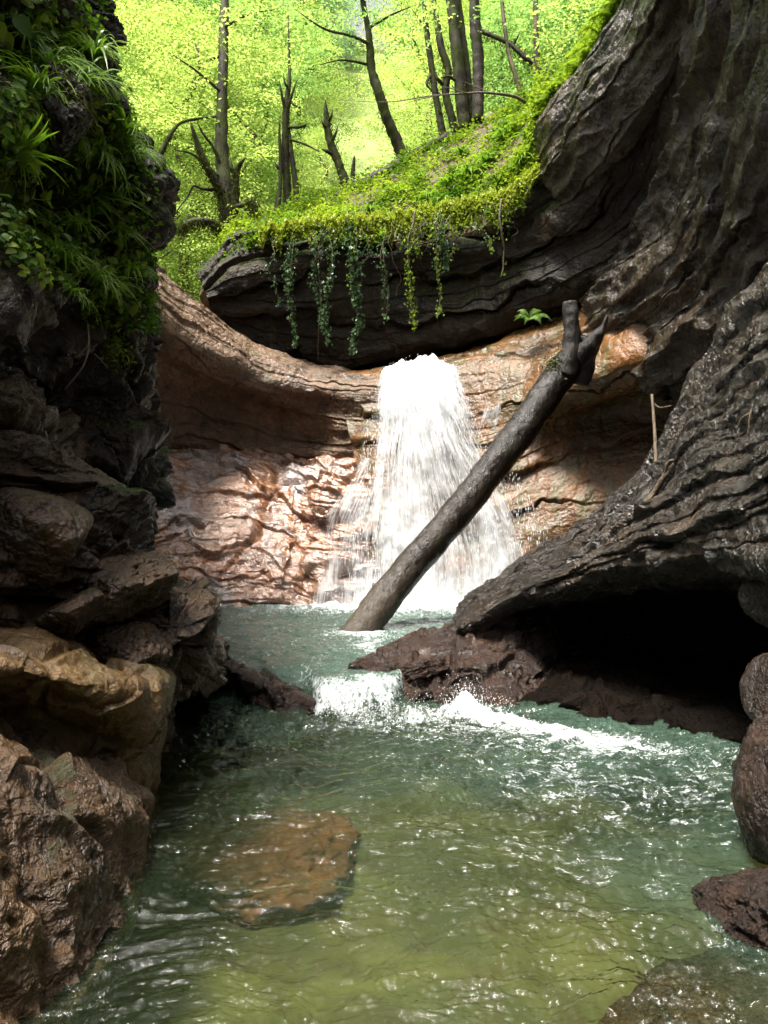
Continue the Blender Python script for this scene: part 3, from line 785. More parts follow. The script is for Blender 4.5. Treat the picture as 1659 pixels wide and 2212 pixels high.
rock_sheet('ledge', 'rock_ledge', rows[:8], 620, 640, D((.6, .08), (2.0, .07), (5, .035), strata=((.3, 1.8, .06), (1.4, 6, .03)), ledges=((3.2, .07, 1.2), (8, .025, 1.)), scallop=(4, 9, .03), seed=121), M['ledge'], (2.2, 1.6, -.2),
           'wet silver grey rock ledge on the right with a black cave beneath its lip', 'rock ledge')
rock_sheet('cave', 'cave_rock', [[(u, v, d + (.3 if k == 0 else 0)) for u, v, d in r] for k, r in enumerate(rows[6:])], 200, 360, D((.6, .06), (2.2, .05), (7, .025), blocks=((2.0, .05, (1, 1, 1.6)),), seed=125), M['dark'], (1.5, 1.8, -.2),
           'rock coloured black for shade at the water line, inside the cave under the ledge', 'rock')

rows = [[(700, 1450, 6.9), (850, 1425, 7.3), (985, 1350, 7.8), (1110, 1320, 7.8), (1200, 1340, 7.9)],
        [(742, 1436, 6.62), (850, 1394, 6.95), (985, 1345, 7.1), (1110, 1315, 7.0), (1200, 1340, 7.2)],
        [(752, 1448, 6.42), (860, 1424, 6.5), (985, 1392, 6.62), (1110, 1395, 6.6), (1200, 1450, 6.6)],
        [(790, 1470, 6.35), (870, 1468, 6.3), (990, 1478, 6.25), (1110, 1495, 6.15), (1200, 1540, 6.15)],
        [(820, 1500, 6.3), (880, 1512, 6.15), (995, 1530, 6.05), (1115, 1545, 5.9), (1200, 1590, 5.95)],
        [(830, 1590, 6.25), (890, 1600, 6.1), (1000, 1610, 5.95), (1120, 1620, 5.8), (1200, 1660, 5.85)]]
rock_sheet('toe', 'rock_shelf', rows, 240, 420, D((1.0, .03), (3.2, .045), (9, .02), blocks=((2.6, .05, (1, 1, 1.8)),), seed=64, pits=(10, .02)), M['toe'], (.2, 1.4, -.2),
           'stepped dark red rock shelf between the ledge and the small cascade', 'rock')
boulder('rock', (905, 1445, 6.45), (.30, .26, .09), 65, M['toe'], 'flat reddish brown rock lying on the stepped shelf, left of the white splash', 'rock', cuts=14, rough=.14, rot=-.5, tilt=-.3, n=72, sharp=.74)
boulder('boulder', (1700, 1500, 3.5), (.18, .24, .19), 94, M['egg'], 'upper of two dark egg shaped boulders at the right picture edge', cuts=5, rough=.08)
boulder('boulder', (1718, 1715, 3.3), (.22, .32, .42), 95, M['egg'], 'lower and larger of two dark egg shaped boulders at the right picture edge', cuts=5, rough=.10, n=72)
boulder('boulder', (1668, 1290, 4.4), (.15, .24, .16), 97, M['egg'], 'small knob of rock hanging under the ledge at the right picture edge', cuts=4, rough=.12)
boulder('boulder', (1700, 1990, 2.8), (.38, .40, .20), 103, M['egg'], 'wet dark red boulder with white glints at the lower right corner', cuts=14, rough=.15, rot=.5, pits=.05, n=80, sharp=.74)
M['corner'] = rock_mat('drenched_brown_rock', ((.018, .008, .003), (.05, .022, .008), (.09, .042, .016)), 2.0, .8, (.1, .35), .4, coat=.4)
boulder('rock', (1.50, 2.42, -.24), (.95, .62, .285), 107, M['corner'], 'broad brown rock awash in the lower right corner of the pool', 'rock', world=True, cuts=8, rough=.13, rot=.25, tilt=-.10, n=90, sharp=.8)

# ------------------------------------------------------------------ the gorge goes on unseen behind the camera, raised and closed to cut sky light
rows = []
for z, k in ((-1.2, .86), (1.0, .95), (2.8, 1.05), (5.0, 1.15), (7.5, 1.35), (9.5, 1.7)):
    rows.append([(-4.2 * k, 4.6, z), (-3.4 * k, 2.2, z), (-3.0 * k, -.5, z), (-3.3 * k, -4, z), (-2.6 * k, -8, z), (-.2, -10 * k, z), (2.6 * k, -8.5, z), (3.6 * k, -4, z), (4.0 * k, -.5, z), (4.6 * k, 1.6, z), (5.6 * k, 3.6, z)])
rock_sheet('gorge', 'gorge_wall', rows, 120, 260, D((.5, .25), (1.5, .12), (5, .04), seed=151), M['left_cliff'], (0, -3, -.5), None, None, kind='structure', world=True)

# ------------------------------------------------------------------ riverbed
bx, by = np.meshgrid(np.linspace(-4.5, 5.5, 260), np.linspace(.6, 12.5, 300))
bz = -.62 + .22 * fbm(np.stack([bx * .7, by * .7, bx * 0], -1), 4, 5) + .12 * sstep(4.2, 2.0, by) * sstep(.4, -1.2, bx)
bz = bz + .28 * sstep(.35, 1.3, bx) * sstep(3.6, 2.2, by) + .25 * sstep(6.0, 6.6, by)
BV = np.stack([bx, by, bz], -1).reshape(-1, 3)
m, nt = nodes('riverbed_silt')
tc = nd(nt, 'ShaderNodeTexCoord')
n1 = noise_node(nt, tc.outputs['Object'], 1.1, 3, .55, .8); n2 = noise_node(nt, tc.outputs['Object'], 3.5, 3, .5, .5)
cc = mixc(nt, maprange(nt, n1, .4, .6), (.055, .056, .019), (.10, .094, .027))
cc = mixc(nt, maprange(nt, n2, .52, .7), cc, (.06, .045, .015))
pb = nd(nt, 'ShaderNodeBsdfPrincipled'); pb.inputs['Roughness'].default_value = .8; lk(nt, cc, pb.inputs['Base Color'])
o = nd(nt, 'ShaderNodeOutputMaterial'); lk(nt, pb.outputs[0], o.inputs[0])
M['bed'] = m
tag(place('riverbed', np_mesh('riverbed', BV, grid_quads(300, 260)[:, ::-1], None, M['bed'])), kind='structure')
M['sunk'] = flat_mat('drowned_brown_rock', (.12, .042, .012), .8, 5.0, .6)
boulder('sunken_rock', (-.70, 4.7, -.60), (.66, .55, .30), 201, M['sunk'], 'brown rock lying drowned in the middle of the clear green pool, left of centre', 'rock', world=True, cuts=9, rough=.17, rot=.1)

# ------------------------------------------------------------------ water: one running sheet, two levels joined by a small cascade
ny, nu = 900, 760
Y = np.exp(np.linspace(math.log(1.45), math.log(11.6), ny))[:, None].repeat(nu, 1)
X = np.linspace(-.82, .82, nu)[None, :] * Y
lip = 6.06 + .95 * sstep(.02, .35, X) + .5 * sstep(-.45, -.65, X) + .10 * np.sin(X * 3.1 + .6) + .12 * gnoise(np.stack([X * 2.2, X * 0, X * 0], -1), 4)
drop = sstep(-.42, .08, Y - lip)
Z = .20 * drop
fl = np.stack([X * .86 + Y * .5, Y * .86 - X * .5, X * 0], -1)            # across / along the current
wp = fbm(np.stack([X, Y, X * 0], -1) * .9, 3, 3)[..., None] * np.array([.55, .4, 0])
q = np.stack([X, Y, X * 0], -1) + wp
right = sstep(-.2, 1.0, X) * sstep(6, 4.4, Y)
low = 1 - drop
amp = low * (.75 + .6 * sstep(3.0, 5.2, Y) + .7 * right) + drop * (.8 + 1.0 * sstep(8.5, 10.6, Y))
h = .020 * fbm(q * np.array([3.0, 4.2, 1]), 4, 31) + .027 * ridged(q * np.array([3.4, 9.0, 1]), 5, 37, .6)
h = h + .009 * ridged((fl + wp * .5) * np.array([18, 11, 1]), 5, 43, .65)
Z = Z + h * amp * 1.15
# churned water at the foot of the cascade and of the fall
cas = np.exp(-((Y - 5.62) / .36) ** 2) * sstep(-.95, -.30, X) * sstep(1.15, .6, X)
cas2 = np.exp(-((Y - (5.72 - (X - .5) * .80)) / .20) ** 2) * sstep(.45, .7, X) * sstep(1.9, 1.4, X)
foot = sstep(9.0, 10.7, Y) * sstep(-2.2, -.4, X) * sstep(2.4, 1.7, X)
Z = Z + cas * (.03 + .085 * np.maximum(fbm(np.stack([X * 7 + Y * 2, Y * 4, X * 0], -1), 5, 61, .6), -.3))
Z = Z + cas2 * (.02 + .05 * np.maximum(fbm(np.stack([X * 7, Y * 7, X * 0], -1), 5, 62, .6), -.2)) + foot * .09 * fbm(np.stack([X * 3.2, Y * 3.2, X * 0], -1), 5, 63)
Z = Z + .11 * np.exp(-(((X - .60) / .09) ** 2 + ((Y - 5.72) / .12) ** 2)) * (1 + .8 * fbm(np.stack([X * 14, Y * 14, X * 0], -1), 4, 64))
lipz = np.exp(-((Y - lip + .12) / .22) ** 2) * sstep(-.8, -.5, X) * sstep(.9, .3, X)
Z = Z + lipz * .022 * ridged(np.stack([X * 16, Y * 4, X * 0], -1), 4, 65)
stk = fbm((fl + wp) * np.array([9, 2.6, 1]), 5, 71, .6)
fs = fbm(q * np.array([6, 13, 1]), 5, 73, .6)
foam = .45 * np.exp(-(((X + .26) / .30) ** 2 + ((Y - 8.5) / .32) ** 2)) + .25 * np.exp(-(((X + .15) / .22) ** 2)) * sstep(8.6, 8.2, Y) * sstep(6.8, 7.6, Y) + .38 * cas + .42 * cas2 + .16 * np.exp(-((Y - 5.15) / .45) ** 2) * sstep(-.9, -.3, X) * sstep(1.6, .9, X) + .34 * lipz + .5 * foot * sstep(9.6, 10.8, Y) + .22 * foot
foam = foam + .17 * low * sstep(5.4, 4.6, Y) * sstep(.1, 1.1, X) * sstep(2.6, 4.2, Y) + .15 * low * sstep(-.3, .9, X) * sstep(2.0, 3.0, Y) * sstep(1.9, 1.2, X - .25 * Y) + .06 * low * sstep(2.6, 4.6, Y) + .30 * drop  # foam over the right half also paints in silvery ripple glints
foam = foam + .34 * (np.maximum(stk, -.4) * .6 + fs * .4) * (.4 + .8 * right + drop * .8 + cas)
turb = low * np.clip(.22 + .24 * sstep(2.9, 4.8, Y + .55 * X) + .10 * sstep(.2, 1.4, X) + .25 * fbm(q * .9, 4, 81), .1, .9) + drop * .85  # murk raised on the right, standing in for pale sky reflection
WV = np.stack([X, Y, Z], -1).reshape(-1, 3)
m, nt = nodes('running_water')
fo = nd(nt, 'ShaderNodeAttribute', attribute_name='foam'); tu = nd(nt, 'ShaderNodeAttribute', attribute_name='turb')
tc = nd(nt, 'ShaderNodeTexCoord'); ob = tc.outputs['Object']
sy = nd(nt, 'ShaderNodeSeparateXYZ'); lk(nt, ob, sy.inputs[0])
fa_ = noise_node(nt, mapping(nt, ob, (34, 13, 20)), 1, 7, .7, .8); fb_ = noise_node(nt, mapping(nt, ob, (9, 30, 20)), 1, 7, .68, 1.2)
wsel = maprange(nt, sy.outputs['Y'], 5.1, 5.7)
f1 = mathn(nt, 'ADD', mathn(nt, 'MULTIPLY', fa_, wsel), mathn(nt, 'MULTIPLY', fb_, mathn(nt, 'SUBTRACT', 1., wsel)))
f2 = noise_node(nt, mapping(nt, ob, (70, 90, 60)), 1, 4, .65)
rp = noise_node(nt, mapping(nt, ob, (10, 17, 8)), 1, 5, .6, .7)
bp = nd(nt, 'ShaderNodeBump'); bp.inputs['Strength'].default_value = .6; bp.inputs['Distance'].default_value = .03
lk(nt, mathn(nt, 'ADD', rp, mathn(nt, 'MULTIPLY', f2, .10)), bp.inputs['Height'])
fr = nd(nt, 'ShaderNodeFresnel'); fr.inputs['IOR'].default_value = 1.33; lk(nt, bp.outputs[0], fr.inputs['Normal'])
gl = nd(nt, 'ShaderNodeBsdfGlossy'); gl.inputs['Roughness'].default_value = .05; lk(nt, bp.outputs[0], gl.inputs['Normal'])
tp = nd(nt, 'ShaderNodeBsdfTransparent'); tp.inputs[0].default_value = (.84, .90, .74, 1)
df = nd(nt, 'ShaderNodeBsdfDiffuse'); lk(nt, mixc(nt, maprange(nt, tu.outputs['Fac'], .3, .85), (.018, .031, .014), (.058, .098, .076)), df.inputs[0])
body = nd(nt, 'ShaderNodeMixShader'); lk(nt, tu.outputs['Fac'], body.inputs[0]); lk(nt, tp.outputs[0], body.inputs[1]); lk(nt, df.outputs[0], body.inputs[2])
wat = nd(nt, 'ShaderNodeMixShader'); lk(nt, fr.outputs[0], wat.inputs[0]); lk(nt, body.outputs[0], wat.inputs[1]); lk(nt, gl.outputs[0], wat.inputs[2])
wf = nd(nt, 'ShaderNodeBsdfPrincipled'); wf.inputs['Base Color'].default_value = (.70, .74, .75, 1); wf.inputs['Roughness'].default_value = .5
lk(nt, bp.outputs[0], wf.inputs['Normal'])
ff = mathn(nt, 'ADD', fo.outputs['Fac'], mathn(nt, 'MULTIPLY', mathn(nt, 'SUBTRACT', mathn(nt, 'ADD', mathn(nt, 'MULTIPLY', f1, .75), mathn(nt, 'MULTIPLY', f2, .25)), .5), 2.3))
mx = nd(nt, 'ShaderNodeMixShader'); lk(nt, maprange(nt, ff, .45, 1.05), mx.inputs[0]); lk(nt, wat.outputs[0], mx.inputs[1]); lk(nt, wf.outputs[0], mx.inputs[2])
o = nd(nt, 'ShaderNodeOutputMaterial'); lk(nt, mx.outputs[0], o.inputs[0])
M['water'] = m
tag(place('water', np_mesh('water', WV, grid_quads(ny, nu)[:, ::-1], None, M['water'], attrs={'foam': foam.ravel(), 'turb': turb.ravel()})), kind='structure')

# ------------------------------------------------------------------ the waterfall
m, nt = nodes('falling_water')
uvn = nd(nt, 'ShaderNodeUVMap', uv_map='flow')
de = nd(nt, 'ShaderNodeAttribute', attribute_name='dens')
w0 = noise_node(nt, mapping(nt, uvn.outputs['UV'], (3, 1.5, 1)), 1, 3, .5)
sa = noise_node(nt, mapping(nt, uvn.outputs['UV'], (34, 1.6, 1)), 1, 5, .62, .35)
sb = noise_node(nt, mapping(nt, uvn.outputs['UV'], (95, 9, 1)), 1, 4, .7, .3)
s_ = mathn(nt, 'ADD', mathn(nt, 'ADD', mathn(nt, 'MULTIPLY', sa, .56), mathn(nt, 'MULTIPLY', sb, .26)), mathn(nt, 'MULTIPLY', w0, .28))
al = maprange(nt, mathn(nt, 'ADD', s_, mathn(nt, 'SUBTRACT', de.outputs['Fac'], .5)), .38, .76)
wd = nd(nt, 'ShaderNodeBsdfDiffuse'); wd.inputs[0].default_value = (.86, .88, .9, 1)
wt = nd(nt, 'ShaderNodeBsdfTranslucent'); wt.inputs[0].default_value = (.86, .88, .9, 1)
mw = nd(nt, 'ShaderNodeMixShader'); mw.inputs[0].default_value = .45; lk(nt, wd.outputs[0], mw.inputs[1]); lk(nt, wt.outputs[0], mw.inputs[2])
tp = nd(nt, 'ShaderNodeBsdfTransparent')
mx = nd(nt, 'ShaderNodeMixShader'); lk(nt, al, mx.inputs[0]); lk(nt, tp.outputs[0], mx.inputs[1]); lk(nt, mw.outputs[0], mx.inputs[2])
o = nd(nt, 'ShaderNodeOutputMaterial'); lk(nt, mx.outputs[0], o.inputs[0])
M['fall'] = m
M['drop'] = flat_mat('white_spray', (.85, .87, .9), .4, 20, .05)

FALL = [[(858, 835, 12.7), (885, 825, 12.7), (912, 822, 12.7), (940, 826, 12.7), (962, 835, 12.7)],
        [(838, 828, 12.2), (874, 812, 12.1), (912, 802, 12.0), (944, 806, 12.1), (972, 826, 12.2)],
        [(830, 862, 11.85), (868, 845, 11.55), (905, 838, 11.5), (945, 845, 11.55), (976, 872, 11.8)],
        [(812, 930, 11.6), (865, 920, 11.25), (910, 915, 11.15), (958, 920, 11.25), (1000, 940, 11.5)],
        [(800, 1020, 11.35), (860, 1020, 11.0), (925, 1015, 10.9), (988, 1020, 11.0), (1050, 1030, 11.3)],
        [(787, 1120, 11.1), (860, 1120, 10.85), (940, 1120, 10.7), (1020, 1120, 10.8), (1096, 1130, 11.1)],
        [(775, 1220, 10.9), (860, 1220, 10.72), (950, 1220, 10.6), (1040, 1220, 10.7), (1126, 1230, 10.95)],
        [(765, 1322, 10.75), (860, 1326, 10.62), (950, 1328, 10.55), (1040, 1326, 10.6), (1135, 1322, 10.8)]]
FC = np.array([[at(*p) for p in r] for r in FALL])
fall = empty('waterfall', at(950, 1315, 10.7), 'white waterfall spreading into a wide curtain behind the leaning log', 'waterfall')


def fall_sheet(off, seed, nv=260, nu=220, wide=1.0, dd=0., thin=0., lean=.0):
    P = np.einsum('ij,jkc,lk->ilc', crmat(nv, 8), FC, crmat(nu, 5))
    s = np.linspace(0, 1, nu)[None, :].repeat(nv, 0); t = np.linspace(0, 1, nv)[:, None].repeat(nu, 1)
    mid = P.mean(1, keepdims=True)
    P = mid + (P - mid) * (1 + (wide - 1) * sstep(0, .6, t))[..., None]
    P[..., 0] += lean * sstep(.1, .9, t)
    N = gnormals(P); N = N * np.sign((-N[..., 1]).mean())
    P = P + N * (off + .05 * gnoise(np.stack([s * 14, t * 2.0, s * 0], -1), seed) + .022 * gnoise(np.stack([s * 46, t * 4, s * 0], -1), seed + 1)
                 + .11 * sstep(.1, .4, t) * fbm(np.stack([s * 3.2, t * 4.5, s * 0 + seed], -1), 4, seed + 9, .6) + .13 * sstep(.4, .05, t) * fbm(np.stack([s * 6, t * 16, s * 0], -1), 5, seed + 2, .6))[..., None]
    ed = sstep(0, .16, s) * sstep(1, .86, s)
    clump = fbm(np.stack([s * 5 + .6 * t, t * 3.6, s * 0 + seed], -1), 5, seed + 5, .6)
    dens = .40 + .30 * sstep(.5, .12, t) + dd - .42 * (1 - ed) + .34 * clump * sstep(.15, .5, t) + .10 * sstep(.8, 1, t) - thin * sstep(.25, .6, t)
    U = np.stack([s * 2.2 + seed, t * 3.4], -1).reshape(-1, 2)
    me = np_mesh('water_sheet', P.reshape(-1, 3), grid_quads(nv, nu), None, M['fall'], attrs={'dens': dens.ravel()}, uv=U)
    return place('water_sheet', me, None, fall), P


fall_sheet(-.10, 1, dd=.07, wide=1.12, lean=.06)
fall_sheet(.0, 2, dd=.04, wide=1.20, lean=.12)
_, FP = fall_sheet(.10, 3, dd=.0, wide=1.24, thin=.06, lean=.18)
fall_sheet(.20, 4, dd=-.10, wide=1.26, thin=.06, lean=.22)

# thin veil running over the mossy rock left of the main curtain
VE = [[(770, 985, 11.5), (800, 990, 11.35), (830, 995, 11.2)], [(715, 1060, 11.1), (770, 1060, 11.05), (825, 1060, 10.95)],
      [(680, 1130, 11.0), (740, 1140, 10.9), (815, 1140, 10.85)], [(668, 1220, 10.75), (735, 1225, 10.75), (805, 1230, 10.7)], [(655, 1318, 10.6), (730, 1320, 10.6), (800, 1322, 10.6)]]
VC = np.array([[at(*p) for p in r] for r in VE])
P = np.einsum('ij,jkc,lk->ilc', crmat(180, 5), VC, crmat(120, 3))
P = P + (.05 * fbm(P * 2.5, 4, 77))[..., None] * np.array([0, -1, 0])
s = np.linspace(0, 1, 120)[None, :].repeat(180, 0); t = np.linspace(0, 1, 180)[:, None].repeat(120, 1)
dens = .33 - .3 * (1 - sstep(0, .2, s)) + .22 * fbm(np.stack([s * 4, t * 4, s * 0], -1), 4, 78) + .12 * s
place('water_veil', np_mesh('water_veil', P.reshape(-1, 3), grid_quads(180, 120), None, M['fall'], attrs={'dens': dens.ravel()}, uv=np.stack([s * 1.2 + 9, t * 2.6], -1).reshape(-1, 2)), None, fall)

# side trickle shining on the flowstone right of the fall
VE = [[(1046, 818, 11.42), (1078, 812, 11.35), (1108, 822, 11.28)], [(1028, 880, 11.3), (1066, 878, 11.22), (1102, 888, 11.15)], [(1012, 935, 11.25), (1048, 942, 11.2), (1084, 955, 11.15)], [(1010, 1000, 11.2), (1040, 1005, 11.15), (1070, 1010, 11.12)]]
VC = np.array([[at(*p) for p in r] for r in VE])
P = np.einsum('ij,jkc,lk->ilc', crmat(140, 4), VC, crmat(90, 3)); P = P + (.05 * fbm(P * 3, 4, 79))[..., None] * np.array([0, -1, 0])
s = np.linspace(0, 1, 90)[None, :].repeat(140, 0); t = np.linspace(0, 1, 140)[:, None].repeat(90, 1)
dens = .34 - .45 * (1 - sstep(0, .35, s) * sstep(1, .65, s)) + .5 * fbm(np.stack([s * 2.5, t * 3, s * 0], -1), 4, 80) - .15 * t - .4 * (1 - sstep(0, .2, t))
place('water_veil', np_mesh('water_veil', P.reshape(-1, 3), grid_quads(140, 90), None, M['fall'], attrs={'dens': dens.ravel()}, uv=np.stack([s * .8 + 17, t * 1.4], -1).reshape(-1, 2)), None, fall)

# spray: drops thrown clear of the curtain, longest where the water falls fastest
rng = np.random.default_rng(5)
acc = Acc()
n = 9000
iv = (rng.uniform(0, 1, n) ** .8 * (FP.shape[0] - 1)).astype(int)
ed = rng.uniform(0, 1, n) < .35
iu = np.where(ed, np.where(rng.uniform(0, 1, n) < .5, rng.beta(1, 6, n), 1 - rng.beta(1, 6, n)), rng.uniform(0, 1, n))
iu = (iu * (FP.shape[1] - 1)).astype(int)
C = FP[iv, iu] + rng.normal(size=(n, 3)) * np.array([.035, .06, .05])
C[:, 1] -= .06
tt = iv / FP.shape[0]
L = rng.uniform(.006, .012, n) * (1 + 5 * tt); R = rng.uniform(.0012, .0032, n)
# crown of drops over the lip
k = 1500
C[:k] = np.array(at(915, 812, 11.9)) + rng.normal(size=(k, 3)) * np.array([.30, .2, .09]) + np.array([0, 0, .0])
C[k:2 * k] = np.array(at(965, 860, 11.6)) + rng.normal(size=(k, 3)) * np.array([.10, .2, .17])
# low mist of drops at the foot
C[2 * k:4 * k] = np.array(at(950, 1290, 10.5)) + rng.normal(size=(2 * k, 3)) * np.array([.65, .25, .13])
L[:4 * k] = rng.uniform(.004, .012, 4 * k)
a = rng.uniform(0, 6.28, n)
dx = np.stack([np.cos(a), np.sin(a), 0 * a], -1) * R[:, None]; dy = np.stack([-np.sin(a), np.cos(a), 0 * a], -1) * R[:, None]
up = np.zeros((n, 3)); up[:, 2] = L
V = np.stack([C + up, C + dx, C + dy, C - dx, C - dy, C - up], 1).reshape(-1, 3)
i = np.arange(n)[:, None] * 6
T = np.concatenate([np.concatenate([i + np.array([[0, p, q_]]) for p, q_ in ((1, 2), (2, 3), (3, 4), (4, 1))]), np.concatenate([i + np.array([[5, q_, p]]) for p, q_ in ((1, 2), (2, 3), (3, 4), (4, 1))])])
V = V[V[:, 2].clip(.15, None) == V[:, 2]] if False else V
sp = place('spray', np_mesh('spray', V, None, T, M['drop']), None, fall); sp['kind'] = 'stuff'

# flecks of white water thrown up by the small cascade
n = 1800
C = np.stack([rng.uniform(-.5, .95, n), 5.72 + rng.normal(size=n) * .13, .05 + np.abs(rng.normal(size=n)) * .06], -1)
C[:700] = np.array([.60, 5.72, .12]) + rng.normal(size=(700, 3)) * np.array([.07, .07, .07])
C[700:1200] = np.stack([rng.uniform(.8, 1.7, 500), np.zeros(500), .03 + np.abs(rng.normal(size=500)) * .035], -1); C[700:1200, 1] = 5.72 - (C[700:1200, 0] - .5) * .8 + rng.normal(size=500) * .07
R = rng.uniform(.001, .0035, n)[:, None]
d3 = np.eye(3)
V = np.stack([C + d3[2] * R * 1.5, C + d3[0] * R, C + d3[1] * R, C - d3[0] * R, C - d3[1] * R, C - d3[2] * R * 1.5], 1).reshape(-1, 3)
i = np.arange(n)[:, None] * 6
T = np.concatenate([np.concatenate([i + np.array([[0, p, q_]]) for p, q_ in ((1, 2), (2, 3), (3, 4), (4, 1))]), np.concatenate([i + np.array([[5, q_, p]]) for p, q_ in ((1, 2), (2, 3), (3, 4), (4, 1))])])
sp = place('splash', np_mesh('splash', V, None, T, M['drop']), base_of(V))
tag(sp, 'white splash of drops over the small cascade between the two pools', 'splash', kind='stuff')

# ------------------------------------------------------------------ the leaning log and other dead wood
M['log'] = bark_mat('wet_log_wood', (.005, .0035, .0025), (.028, .019, .012), (.03, .027, .008), .54, .66, .42, 5)
nt_ = M['log'].node_tree                      # the dead wood darkens towards its broken top; pale highlight painted into the foot
tcx = nd(nt_, 'ShaderNodeTexCoord'); sx = nd(nt_, 'ShaderNodeSeparateXYZ'); lk(nt_, tcx.outputs['Object'], sx.inputs[0])
pbx = [n_ for n_ in nt_.nodes if n_.type == 'BSDF_PRINCIPLED'][0]
old = pbx.inputs['Base Color'].links[0].from_socket
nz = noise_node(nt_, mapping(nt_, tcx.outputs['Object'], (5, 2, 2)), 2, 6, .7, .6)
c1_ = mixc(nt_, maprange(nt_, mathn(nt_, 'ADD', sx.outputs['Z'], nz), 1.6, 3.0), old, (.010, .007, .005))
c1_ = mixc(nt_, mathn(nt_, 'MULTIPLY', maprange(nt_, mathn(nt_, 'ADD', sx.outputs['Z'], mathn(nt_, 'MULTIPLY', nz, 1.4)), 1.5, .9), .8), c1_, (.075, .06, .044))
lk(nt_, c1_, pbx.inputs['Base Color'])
M['logdark'] = bark_mat('rotten_black_wood', (.006, .005, .004), (.022, .016, .012), None, rough=.6, sc_=7)
M['moss'] = flat_mat('moss', (.085, .10, .012), .9, 30, .6)
lg = empty('leaning_log', at(790, 1372, 8.5), 'long wet log leaning from the upper pool across the waterfall to the right wall', 'log')
acc = Acc(); acc.add(*tube([at(735, 1415, 8.45), at(778, 1362, 8.6), at(868, 1246, 8.95), at(945, 1158, 9.2), at(1018, 1070, 9.4), at(1082, 985, 9.6), at(1130, 922, 9.8), at(1200, 822, 10.1), at(1262, 742, 10.3)],
                           (.18, .178, .18, .172, .186, .178, .192, .185, .205, .165), 240, 64, .03, 3)); LV = acc.V[0]; ax = np.array([at(868, 1246, 8.95), at(1200, 822, 10.1)]); ad = (ax[1] - ax[0]) / np.linalg.norm(ax[1] - ax[0]); al_ = (LV - ax[0]) @ ad; rd = LV - ax[0] - al_[:, None] * ad
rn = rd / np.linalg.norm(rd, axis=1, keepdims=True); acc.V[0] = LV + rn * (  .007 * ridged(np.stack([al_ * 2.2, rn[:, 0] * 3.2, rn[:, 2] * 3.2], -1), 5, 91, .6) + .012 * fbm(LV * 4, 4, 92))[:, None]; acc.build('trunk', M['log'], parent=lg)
acc = Acc(); acc.add(*tube([at(1214, 815, 10.05), at(1232, 760, 10.1), at(1234, 700, 10.1), at(1230, 652, 10.1)], (.15, .12, .105, .09), 30, 16, .13, 4))
b = acc.build('branch_stub', M['logdark'], parent=lg); b['label'] = 'thick black broken stub pointing straight up'
acc = Acc(); acc.add(*tube([at(1240, 775, 10.15), at(1272, 745, 10.1), at(1298, 715, 10.05), at(1312, 680, 10.0)], (.16, .12, .06, .012), 30, 14, .15, 5))
acc.add(*tube([at(1250, 830, 10.25), at(1262, 780, 10.2), at(1285, 740, 10.15)], (.13, .15, .08), 20, 14, .15, 6))
b = acc.build('branch_stub', M['logdark'], parent=lg); b['label'] = 'pointed black splinter of the broken top'
rng = np.random.default_rng(9)
c = np.array(at(1197, 792, 9.98)) + rng.normal(size=(500, 3)) * np.array([.06, .05, .09])
v_, q_, t_ = leaf_quads(c, .03, rng); acc = Acc(); acc.add(v_, q_, None, t_); o = acc.build('moss', M['moss'], parent=lg); o['kind'] = 'stuff'


def stick(name, segs, mat, label, cat='branch', rough=.12):
    acc = Acc()
    for k, (pts, r) in enumerate(segs):
        acc.add(*tube([at(*p) for p in pts], r, 26, 8, rough, 11 + k))
    o = acc.build(name, mat); return tag(o, label, cat)


M['twig'] = bark_mat('dead_twig', (.05, .035, .02), (.15, .11, .07), None, rough=.7, sc_=9)
stick('dead_stick', [([(1408, 852, 6.6), (1414, 930, 6.45), (1417, 1000, 6.3), (1424, 1072, 6.0)], (.010, .014, .016, .018)), ([(1409, 868, 6.6), (1425, 880, 6.55), (1450, 876, 6.5)], (.008, .007, .004))], M['twig'],
      'thin upright dead stick with a side twig, standing on the wet ledge')
stick('dead_branch', [([(1388, 1095, 5.85), (1412, 1065, 5.85), (1435, 1030, 5.8), (1470, 990, 5.75), (1502, 962, 5.7)], (.022, .024, .022, .018, .010)),
                      ([(1435, 1030, 5.8), (1447, 995, 5.75), (1490, 1000, 5.7), (1560, 1000, 5.4)], (.012, .010, .009, .006))], M['twig'],
      'crooked dead branch lying up the slope of the wet ledge')
stick('dead_root', [([(1648, 810, 4.65), (1640, 850, 4.62), (1622, 890, 4.6), (1615, 940, 4.6)], (.006, .009, .008, .003)), ([(1640, 850, 4.62), (1652, 900, 4.58), (1648, 950, 4.55)], (.006, .005, .002)),
                    ([(1622, 890, 4.6), (1600, 905, 4.62), (1590, 935, 4.65)], (.005, .004, .002))], M['twig'], 'pale dead root hanging over the ledge at the right picture edge', 'root')
stick('dry_stem', [([(190, 700, 4.75), (192, 745, 4.6), (180, 790, 4.5), (140, 842, 4.45)], (.005, .006, .005, .003)), ([(192, 745, 4.6), (168, 770, 4.5), (158, 772, 4.5)], (.003, .002, .001)), ([(205, 765, 4.6), (225, 785, 4.6), (232, 800, 4.6)], (.003, .003, .001))], M['twig'],
      'pale bent stem hanging out of the dark left cliff below the green plants', 'stem')

